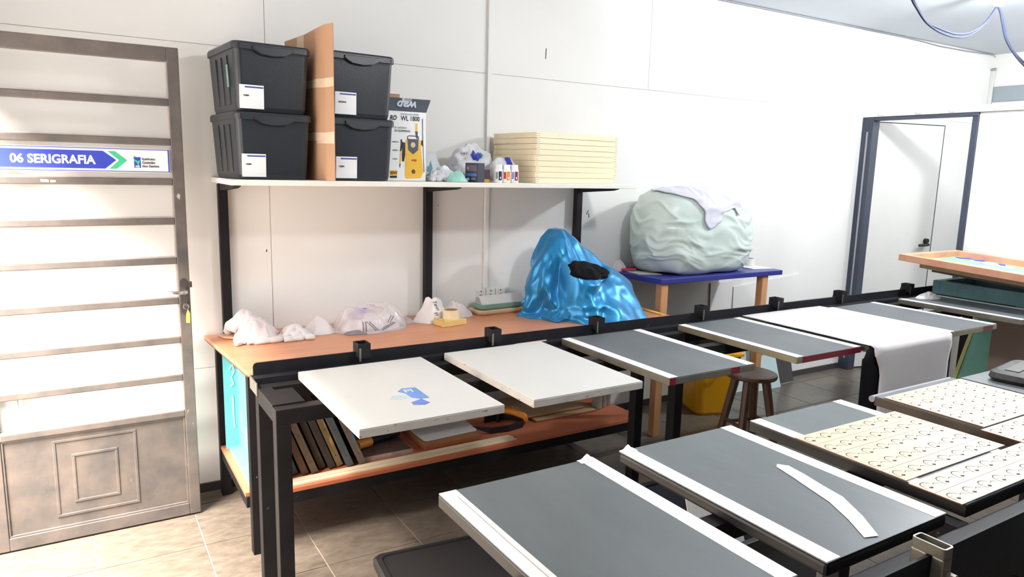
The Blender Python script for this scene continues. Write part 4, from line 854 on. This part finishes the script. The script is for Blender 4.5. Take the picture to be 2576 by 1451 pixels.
text('PI', .045, (.945, 2.245, ZP+.0009), (0, 0, math.radians(-5)), m_white, p1, name='ink_letters', bold=.001)
platen(1.306, 1.800, 1.972, 2.678, 'plain white board platen between stained board and taped grey platen', m_white, m_wedge, False, .03)
platen(1.916, 2.402, 1.952, 2.674, 'grey platen with red-tipped front corners beside the plain white board', m_rubber, m_steelw, True, .03, [(1.917, 1.95), (2.26, 2.31)])
platen(2.652, 3.118, 1.935, 2.664, 'grey platen with a dark red front edge beside the draped platen', m_rubber, m_olive, True, .03, [(2.69, 3.117)])
p5 = platen(3.145, 3.768, 1.905, 2.655, 'grey platen hidden under the white draped cloth', m_rubber, m_steelw, True, .03)
platen(3.850, 4.332, 1.913, 2.634, 'grey platen with short red front mark between white cloth and frame stack', m_rubber, m_olive, True, .03, [(4.19, 4.29)])
p7 = platen(4.592, 5.022, 1.903, 2.632, 'grey platen carrying the stacked old screen frames', m_rubber, m_steelw, True, .03)
# white cloth draped over platen, black garment beneath
def drape(x0, x1, yb, yf, zt, zb, th, name, mat, label, seed, r=.03, dl=0, dr_=0):
    prof = []   # (y, z)
    for i in range(14): prof.append((yb+(yf+r-yb)*i/13, zt))
    for i in range(1, 7): a = math.pi/2*i/6; prof.append((yf+r-r*math.sin(a), zt-r+r*math.cos(a)))
    for i in range(1, 16): prof.append((yf-.012*i/15, zt-r-(zt-r-zb)*i/15))
    k = 30; vs = []; fs = []
    for i, (y, z) in enumerate(prof):
        hang = max(0, (zt-z)/(zt-zb))
        for j in range(k+1):
            h6 = min(1, hang*(30 if dl < 0 else 7)); xa, xb = x0+dl*h6, x1+dr_*h6; u = j/k; x = xa+(xb-xa)*u; e = min(u, 1-u)
            side = max(0, .06-e*(x1-x0))/.06
            xx = x+.006*hang*math.sin(u*5); yy = y-.006*hang*math.sin(u*9)+(.008*side**2 if hang > 0 else 0)
            zz = z+(.001*ridged((x, y, seed), 9) if hang == 0 else 0)-.03*side**2*(1 if e < .05 else 0)*(hang > .02)
            vs.append((xx, yy, zz))
    for i in range(len(prof)-1):
        for j in range(k): a = i*(k+1)+j; fs.append((a, a+1, a+k+2, a+k+1))
    m = MB(); m.add(vs, fs); o = single(m, name, mat, label, 'cloth', smooth=True)
    s = o.modifiers.new('thick', 'SOLIDIFY'); s.thickness = th; s.offset = 0; return o
drape(3.135, 3.800, 2.50, 1.884, .8532, .28, .002, 'black_garment', m_blackcloth, 'black garment hanging from the platen under the white cloth', 2.0, .02, -.07, .035)
drape(3.128, 3.806, 2.655, 1.864, .8600, .20, .003, 'draped_cloth', M('drape_white', (216, 211, 212), .85, var=.02, sheen=.2, bump=.05, bscale=200), 'white cloth draped over a platen and hanging down its front', .4, .03, .055, -.03)
mc_ = thing('metal_clip', 'flat steel clip on the taped platen beside the white cloth', 'clip', (3.16, 2.53, ZP+.001)); box('plate', m_steelw, mc_, 3.135, 3.195, 2.46, 2.60, ZP+.001, ZP+.004, .001); box('slot', m_txt, mc_, 3.145, 3.152, 2.48, 2.53, ZP+.004, ZP+.0045); box('slot', m_txt, mc_, 3.145, 3.152, 2.545, 2.585, ZP+.004, ZP+.0045)
pc = thing('pencil', 'pale wooden pencil lying in the table rail behind the white board', 'pencil', (1.76, 2.704, .838)); MB().tube([(1.69, 2.70, .842), (1.85, 2.704, .842)], .0036, 6).build('barrel', M('pencil_wood', (222, 186, 160), .5), pc); MB().tube([(1.66, 2.699, .842), (1.69, 2.70, .842)], [.0008, .0036], 6).build('point', m_silver, pc)
rd = thing('glass_rod', 'thin silver rod lying in the table rail behind the white cloth', 'rod', (3.36, 2.705, .838)); MB().tube([(3.27, 2.702, .842), (3.45, 2.706, .842)], .0036, 8).build('shaft', m_silver, rd); MB().tube([(3.45, 2.706, .842), (3.475, 2.707, .842)], .0045, 8).build('tip', m_grey, rd)
gl = single(crumple(4.80, 2.55, ZP+.0012, .075, .035, .045, 2.3, freq=16, rot=-.5), 'crumpled_rag', m_cloth, 'small crumpled white rag on the platen in front of the screen stack', 'rag', smooth=True)
# stack of old screens on platen 7
def screen(name, label, x0, x1, y0, y1, z0, z1, bw, mf, mm_, tilt=0, rz=0):
    o = thing(name, label, 'screen frame', (x0, y1, z0), 0, 'old printing screens stacked on the table')
    o.rotation_euler = (0, -tilt, rz)
    W, D, H = x1-x0, y1-y0, z1-z0
    box('rail', mf, o, 0, W, -bw, 0, 0, H, .003, local=True); box('rail', mf, o, 0, W, -D, -D+bw, 0, H, .003, local=True)
    box('rail', mf, o, 0, bw, -D+bw, -bw, 0, H, .003, local=True); box('rail', mf, o, W-bw, W, -D+bw, -bw, 0, H, .003, local=True)
    ms = box('mesh', mm_, o, bw, W-bw, -D+bw, -bw, .003, .005, local=True); return o, W, D, H
m_teal = M('teal_frame', (84, 122, 128), .5, var=.25, scale=8, bump=.1, bscale=30); m_oldw = M('old_wood', (160, 132, 100), .6, var=.25, scale=9, bump=.15, bscale=30); m_dkw = M('dark_old_wood', (84, 72, 60), .6, var=.2, scale=9)
m_pinkw = M('pink_frame', (206, 138, 118), .5, c2=(222, 168, 132), scale=5, bump=.08, bscale=40); m_meshT = M('mesh_teal', (110, 176, 160), .5, c2=(168, 190, 150), scale=9)
screen('printing_screen', 'teal painted old screen frame at the bottom of the stack', 5.05, 5.565, 1.70, 2.665, ZP+.0015, .945, .05, m_teal, m_dkw)
TL = math.radians(3)
for nm, lab, x0, x1, y0, y1, z0, z1, bw, mf, mm2 in (('d', 'dark brown old screen frame above the teal frame', 5.04, 5.555, 1.94, 2.68, 1.000, 1.030, .05, m_dkw, m_dkw), ('w', 'rough bare wood screen frame below the pink frame', 4.92, 5.50, 1.93, 2.70, 1.032, 1.078, .045, m_oldw, m_dkw), ('p', 'pink painted screen with turquoise mesh on top of the stack', 4.75, 5.47, 1.90, 2.755, 1.085, 1.130, .04, m_pinkw, m_meshT)):
    ps, W, D, H = screen('printing_screen', lab, x0, x1, y0, y1, z0, z1, bw, mf, mm2); ps.rotation_euler = (TL, 0, 0)
for i in range(26):
    x = random.uniform(.48, .64); y = -random.uniform(.08, .76); c = random.choice([m_screenblue, M('paint_sky', (120, 170, 216), .5), m_white, M('paint_ochre', (196, 178, 110), .5), M('paint_pale', (206, 226, 230), .5)])
    pts = [(x+random.uniform(.02, .05)*math.cos(t)*1.2, y+random.uniform(.03, .07)*math.sin(t)) for t in [2*math.pi*k/8 for k in range(8)]]
    MB().prism(pts, .005, .0055+.0004*i/26).build('paint_splash', c, ps, local=True)
# boards below the right end of the table
tb = thing('teal_board', 'turquoise board with yellow edge leaning under the table right end', 'board', (5.30, 2.45, 0))
MB().hexa([(5.20, 2.28, .001), (5.21, 2.56, .001), (5.22, 2.56, .001), (5.21, 2.28, .001)][::-1], [(5.46, 2.28, .74), (5.46, 2.52, .74), (5.47, 2.52, .74), (5.47, 2.28, .74)][::-1]).build('board_face', M('board_teal', (128, 190, 172), .5, var=.1), tb)
MB().hexa([(5.199, 2.56, .001), (5.199, 2.585, .001), (5.221, 2.585, .001), (5.221, 2.56, .001)], [(5.459, 2.52, .74), (5.459, 2.545, .74), (5.471, 2.545, .74), (5.471, 2.52, .74)]).build('yellow_edge', M('edge_yellow', (206, 200, 120), .5), tb)
tb2 = thing('fabric_sheet', 'large brown-grey fabric panel hanging under the table right end', 'panel', (5.0, 2.2, 0))
MB().box(4.98, 4.995, 1.70, 2.225, .001, .80).build('panel_face', M('taupe', (150, 132, 122), .7, var=.05), tb2, .002); MB().box(4.972, 4.98, 1.95, 2.03, .735, .765).build('printed_mark', m_signw, tb2); MB().box(4.9715, 4.972, 1.96, 1.99, .74, .76).build('printed_mark', m_txt, tb2)

# front printing table ----------------------------------------------------------
tb_ = thing('printing_table', 'black steel printing table holding the plywood sheets and taped platens', 'printing table', (2.2, .95, 0))
FX0, FX1 = .60, 4.2
tube_box('front_beam', tb_, FX0, FX1, .745, .795, .765, .8155); tube_box('rear_beam', tb_, FX0, FX1, 1.08, 1.13, .765, .8155)
for x in (FX0, 1.75, 2.6, FX1-.05): tube_box('cross_beam', tb_, x, x+.05, .795, 1.08, .765, .8155)
for lx in (FX0+.0, 1.75, 2.9, FX1-.05):
    for y in (.745, 1.08): tube_box('leg', tb_, lx, lx+.05, y, y+.05, 0, .765)
MB().box(FX0, FX1, .716, .723, .70, .860).build('rail_fin', m_blackm2, tb_); MB().box(FX0, FX1, .723, .746, .70, .706).build('rail_flange', m_blackm2, tb_)
tube_box('low_stretcher', tb_, FX0+.05, 1.75, 1.085, 1.125, .15, .19); tube_box('low_stretcher', tb_, 1.8, 2.9, 1.085, 1.125, .15, .19)
sc_ = thing('steel_clamp', 'bare steel rectangular clamp on the rail of the plywood table', 'clamp', (1.494, .724, .80))
def ring_wall(x0, x1, y0, y1, z0, z1, tk, nm, ms):
    out = rr((x1-x0)/2, (y1-y0)/2, .007); inn = rr((x1-x0)/2-tk, (y1-y0)/2-tk, .004); n = len(out); cx, cy = (x0+x1)/2, (y0+y1)/2
    vs = [(cx+x, cy+y, z) for z in (z0, z1) for x, y in out]+[(cx+x, cy+y, z) for z in (z0, z1) for x, y in inn]; fs = []
    for i in range(n):
        j = (i+1) % n; fs += [(i, j, n+j, n+i), (2*n+j, 2*n+i, 3*n+i, 3*n+j), (n+i, n+j, 3*n+j, 3*n+i), (j, i, 2*n+i, 2*n+j)]
    m = MB(); m.add(vs, fs); return m.build(nm, ms, sc_)
ring_wall(1.477, 1.511, .688, .759, .861, .884, .004, 'tube_top', m_steelw)
MB().box(1.477, 1.511, .688, .7150, .79, .861).build('jaw', m_steelw, sc_, .004); MB().box(1.477, 1.511, .7240, .759, .8165, .861).build('jaw', m_steelw, sc_, .004)
MB().tube([(1.500, .690, .822), (1.500, .672, .822)], .009, 8).build('bolt', m_steelw, sc_)
FY0, FY1 = .812, 1.478
def rtape(p, x0, x1, y1):   # curled end of a tape
    m = MB(); vs = []; n = 8
    for i in range(n+1):
        t = i/n; vs += [(x0+(x1-x0)*t, y1-.02, ZP+.0012), (x0+(x1-x0)*t, y1+.004, ZP+.001+.014*math.exp(-((t-.62)/.2)**2)), (x0+(x1-x0)*t, y1+.006, ZP+.0005+.012*math.exp(-((t-.62)/.2)**2))]
    fs = [(3*i+a, 3*i+3+a, 3*i+4+a, 3*i+1+a) for i in range(n) for a in (0, 1)]
    m.add(vs, fs); m.build('curled_tape_end', m_tapew, p)
n1 = platen(.708, 1.182, FY0, FY1, 'dark grey taped platen over the black floor bin', m_rubber2, m_plasticd, True, .034, bx=.004); rtape(n1, 1.125, 1.18, FY1-.003)
MB().tube([(.742, 1.44, ZP+.0012), (.7405, 1.2, ZP+.0012), (.741, .95, ZP+.0012)], .0006, 4).build('tape_crease', m_grey, n1)
n2 = platen(1.272, 1.728, FY0, FY1, 'dark grey taped platen with a loose white strip lying on it', m_rubber2, m_plasticd, True, .034, bx=.008); rtape(n2, 1.274, 1.325, FY1-.003)
n3 = platen(1.815, 2.290, FY0, FY1, 'dark grey taped platen carrying seven rows of engraved plywood', m_rubber2, m_plasticd, True, .034)
n4 = platen(2.440, 2.965, FY0, 1.443, 'dark platen with ragged edge almost covered by engraved plywood', m_rubber2, m_dkw, False, .034)
MB().tube([(2.437, 1.452, ZP-.012), (2.7, 1.452, ZP-.012), (2.965, 1.452, ZP-.012)], .012, 12).build('rolled_edge', m_grey, n4)
n5 = platen(2.993, 3.52, FY0, 1.428, 'dark grey platen with a dusty black bundle on it', m_rubber2, m_plasticd, False, .034)
sp = thing('paper_strip', 'loose white paper strip lying across the dark taped platen', 'paper strip', (1.53, 1.0, ZP))
ribp = [(1.602, 1.184), (1.585, 1.12), (1.563, 1.05), (1.542, .98), (1.50, .90), (1.455, .832)]
mm_ = MB(); vs = []
for i, (x, y) in enumerate(ribp):
    lift = .001+.010*math.sin(math.pi*i/5)*(.6 if i < 3 else 1); vs += [(x-.017, y+.006, ZP+.001), (x+.017, y-.006, ZP+.001+lift)]
mm_.add(vs, [(2*i, 2*i+1, 2*i+3, 2*i+2) for i in range(5)])
o = mm_.build('strip', m_tapew, sp); o.modifiers.new('s', 'SOLIDIFY').thickness = .0008
MB().prism([(1.585, 1.190), (1.602, 1.20), (1.619, 1.178), (1.612, 1.170)], ZP+.001, ZP+.002).build('torn_end', m_tapew, sp)
single(MB().lathe([(.002, 0), (.0045, .001), (.0035, .004), (.001, .005)], 1.70, 1.30, 10), 'plaster_crumb', m_tapew, 'tiny white crumb on the dark platen holding the paper strip', 'crumb').location.z = ZP
# engraved plywood
def motif_mesh():
    m = MB()
    def line(pts, w):
        vs = []; n = len(pts)
        for i, p in enumerate(pts):
            a = Vector(pts[max(i-1, 0)]); b = Vector(pts[min(i+1, n-1)]); d = (b-a).normalized(); ww = w*(.35+.65*math.sin(math.pi*min(1, max(.12, (i+.5)/n))))
            vs += [(p[0]-d.y*ww, p[1]+d.x*ww, 0), (p[0]+d.y*ww, p[1]-d.x*ww, 0)]
        m.add(vs, [(2*i, 2*i+1, 2*i+3, 2*i+2) for i in range(n-1)])
    line([(-.030+.022*(1-math.cos(t)), -.006+.024*math.sin(t)) for t in [math.pi*.92*k/12-.15 for k in range(13)]], .0013)
    line([(.012, -.004), (.018, .001), (.026, .002), (.034, -.003), (.038, -.010)], .0009)
    line([(-.031, -.006), (-.030, -.012), (-.027, -.016)], .0009)
    for a in (-50, -22, 5, 32, 58):
        r = math.radians(a+90); line([(-.010, -.016), (-.010+.006*math.cos(r), -.016+.006*math.sin(r)), (-.010+.0105*math.cos(r), -.016+.0105*math.sin(r))], .0012)
    line([(-.024, .002), (-.018, .004), (-.012, .004)], .0005)
    me = bpy.data.meshes.new('motif'); me.from_pydata(m.v, [], m.f); me.materials.append(m_ink); return me
MOT = motif_mesh()
def ply(label, x0, x1, y0, y1, rows, seams, ncol=7, z=ZP+.001, rz=0):
    o = thing('engraved_plywood', label, 'plywood', ((x0+x1)/2, (y0+y1)/2, z), rz)
    W, D = x1-x0, y1-y0; h = .0035; cuts = [0]+seams+[rows]; rh = D/rows
    for a, b in zip(cuts[:-1], cuts[1:]):     # strips between seams
        box('plank', m_ply, o, -W/2, W/2, D/2-b*rh+.0006, D/2-a*rh-.0006, .0005, h, local=True)
        box('plank_edge', m_plyedge, o, -W/2-.0007, -W/2, D/2-b*rh+.0006, D/2-a*rh-.0006, .0005, h-.0006, local=True)
    for r in range(rows):
        for c in range(ncol):
            q = bpy.data.objects.new('motif', MOT); COL.objects.link(q); q.parent = o
            q.location = (-W/2+(c+.5)*W/ncol, D/2-(r+.5)*rh, h+.0003); q.scale = (.94*W/ncol/.074, .94*rh/.066, 1)
    return o
ply('cream plywood sheet with five rows of engraved arches beside the taped grey area', 1.812, 2.330, .962, 1.304, 5, [1, 2, 4])
ply('two-row strip of engraved cream plywood at the platen front end', 1.800, 2.400, .815, .950, 2, [1], 8)
ply('cream plywood sheet of engraved arches on the ragged-edged platen', 2.445, 2.962, 1.075, 1.412, 5, [1, 3])
ply('offset two-row strip of engraved plywood at the ragged-edged platen front', 2.408, 2.93, .935, 1.068, 2, [1])
bd = thing('black_bundle', 'dusty black wrapped bundle lying on the end platen', 'bundle', (3.23, 1.31, ZP))
bo = loft([(rr(.15, .07, .035), .001), (rr(.165, .08, .04), .016), (rr(.16, .075, .04), .036), (rr(.135, .06, .035), .044)])
bo.build('wrapping', M('dusty_black', (34, 36, 36), .6, c2=(66, 66, 62), scale=9, bump=.3, bscale=20), bd, smooth=False, local=True); box('fold', M('dusty_fold', (92, 88, 84), .6), bd, -.12, .12, -.02, .03, .044, .048, .002, local=True)
bd.rotation_euler = (0, 0, math.radians(8))

# ------------------------------------------------------------------ floor things
fb = make_bin((1.065, 1.985, 0), math.radians(-6), 'large black lidded bin on the floor below the dark taped platen', None, m_plasticd, hw=.27, hd=.25, H=.262, group=None)
oc = thing('grey_crate', 'open dark grey crate with a white sheet on the floor between the tables', 'crate', (2.17, 1.90, 0))
OX0, OX1, OY0, OY1, OH = 1.87, 2.47, 1.62, 2.17, .29
m_cg = M('crate_grey', (76, 78, 86), .45)
box('crate_floor', m_cg, oc, OX0, OX1, OY0, OY1, .001, .012)
for a in ((OX0, OX0+.008, OY0, OY1), (OX1-.008, OX1, OY0, OY1), (OX0+.008, OX1-.008, OY0, OY0+.008), (OX0+.008, OX1-.008, OY1-.008, OY1)): box('crate_side', m_cg, oc, *a, .012, OH)
for a in ((OX0-.015, OX0+.010, OY0-.015, OY1+.015), (OX1-.010, OX1+.015, OY0-.015, OY1+.015), (OX0+.01, OX1-.01, OY0-.015, OY0+.01), (OX0+.01, OX1-.01, OY1-.01, OY1+.015)): box('rim', m_plasticd, oc, *a, OH, OH+.014, .002)
ws = single(MB().hexa([(1.89, 1.66, .0125), (2.16, 1.66, .0125), (2.16, 1.666, .0125), (1.89, 1.666, .0125)], [(1.89, 1.80, .43), (2.14, 1.80, .45), (2.14, 1.806, .45), (1.89, 1.806, .43)]), 'white_sheet', m_white, 'white sheet of card standing inside the dark grey crate', 'card')
# ------------------------------------------------------------------ ceiling wires and lamps
cw = thing('ceiling_wire', 'thin grey wire running along the ceiling edge and sagging near the corner', 'wire', (5.5, 3.645, 2.79))
MB().tube([(3.2, 3.648, 2.798), (4.0, 3.648, 2.797), (6.0, 3.648, 2.797), (6.28, 3.648, 2.792), (6.55, 3.648, 2.782), (7.0, 3.648, 2.785), (7.47, 3.648, 2.80)], .005, 6).build('wire_run', m_grey, cw); MB().tube([(7.47, 3.648, 2.80), (7.50, 3.64, 2.78)], .004, 6).build('wire_end', m_grey, cw)
hc = thing('hanging_cable', 'pair of grey power cables sagging from a white ceiling rose', 'cable', (4.99, 2.45, 2.6))
MB().lathe([(.022, 2.70), (.03, 2.705), (.032, 2.76), (.045, 2.80), (.045, ZC)], 4.99, 2.45, 18).build('ceiling_rose', m_white, hc)
m_cab = M('grey_cable', (50, 56, 78), .7, spec=.2)
for off in (0, .018):
    pts = [(3.98+off, 2.46, 2.80), (4.05+off, 2.45, 2.64), (4.14, 2.45, 2.57+off*.4), (4.24, 2.45, 2.515+off*.3), (4.38, 2.45, 2.482+off), (4.54, 2.45, 2.472+off), (4.68, 2.45, 2.49+off), (4.80, 2.45, 2.54+off*.6), (4.89, 2.45, 2.60+off*.3), (4.95, 2.45, 2.665), (4.99, 2.45, 2.705)]
    MB().tube(smooth_path(pts), .006, 8).build('cable', m_cab, hc, smooth=True)
    pts = [(4.99, 2.45, 2.705), (5.03+off*.5, 2.45, 2.68), (5.08+off, 2.45, 2.61), (5.14+off, 2.45, 2.53), (5.25+off, 2.45, 2.46), (5.42, 2.45, 2.39+off), (5.60, 2.46, 2.36+off), (5.9, 2.47, 2.42), (6.2, 2.47, 2.6), (6.3, 2.47, 2.80)]
    MB().tube(smooth_path(pts), .006, 8).build('cable', m_cab, hc, smooth=True)
m_tube = M('tube_glow', (255, 255, 255), .4, emit=6)
for i, (x, y, lab) in enumerate(((4.75, 1.95, 'white twin tube ceiling lamp over the long printing table'), (2.3, 1.15, 'added fill lamp with white twin tubes over the plywood table'), (6.6, 1.9, 'added fill lamp with white twin tubes beyond the partition'))):  # second and third are unseen, added to brighten the front table and cubicle
    l = thing('ceiling_lamp', lab, 'lamp', (x, y, 2.735))
    hl = .32
    box('housing', m_white, l, x-.07, x+.07, y-hl, y+hl, 2.765, ZC, .004)
    for s in (-1, 1): MB().tube([(x+s*.035, y-hl+.02, 2.745), (x+s*.035, y+hl-.02, 2.745)], .013, 10).build('tube', m_tube, l)
    pl_ = bpy.data.lights.new('tube_light', 'POINT'); pl_.energy = TUBE_POWER*(2.1, 1.05, .9)[i]; pl_.color = (.97, .985, 1); pl_.shadow_soft_size = .09
    a = bpy.data.objects.new('tube_light', pl_); COL.objects.link(a); a.location = (0, 0, -.10); a.parent = l
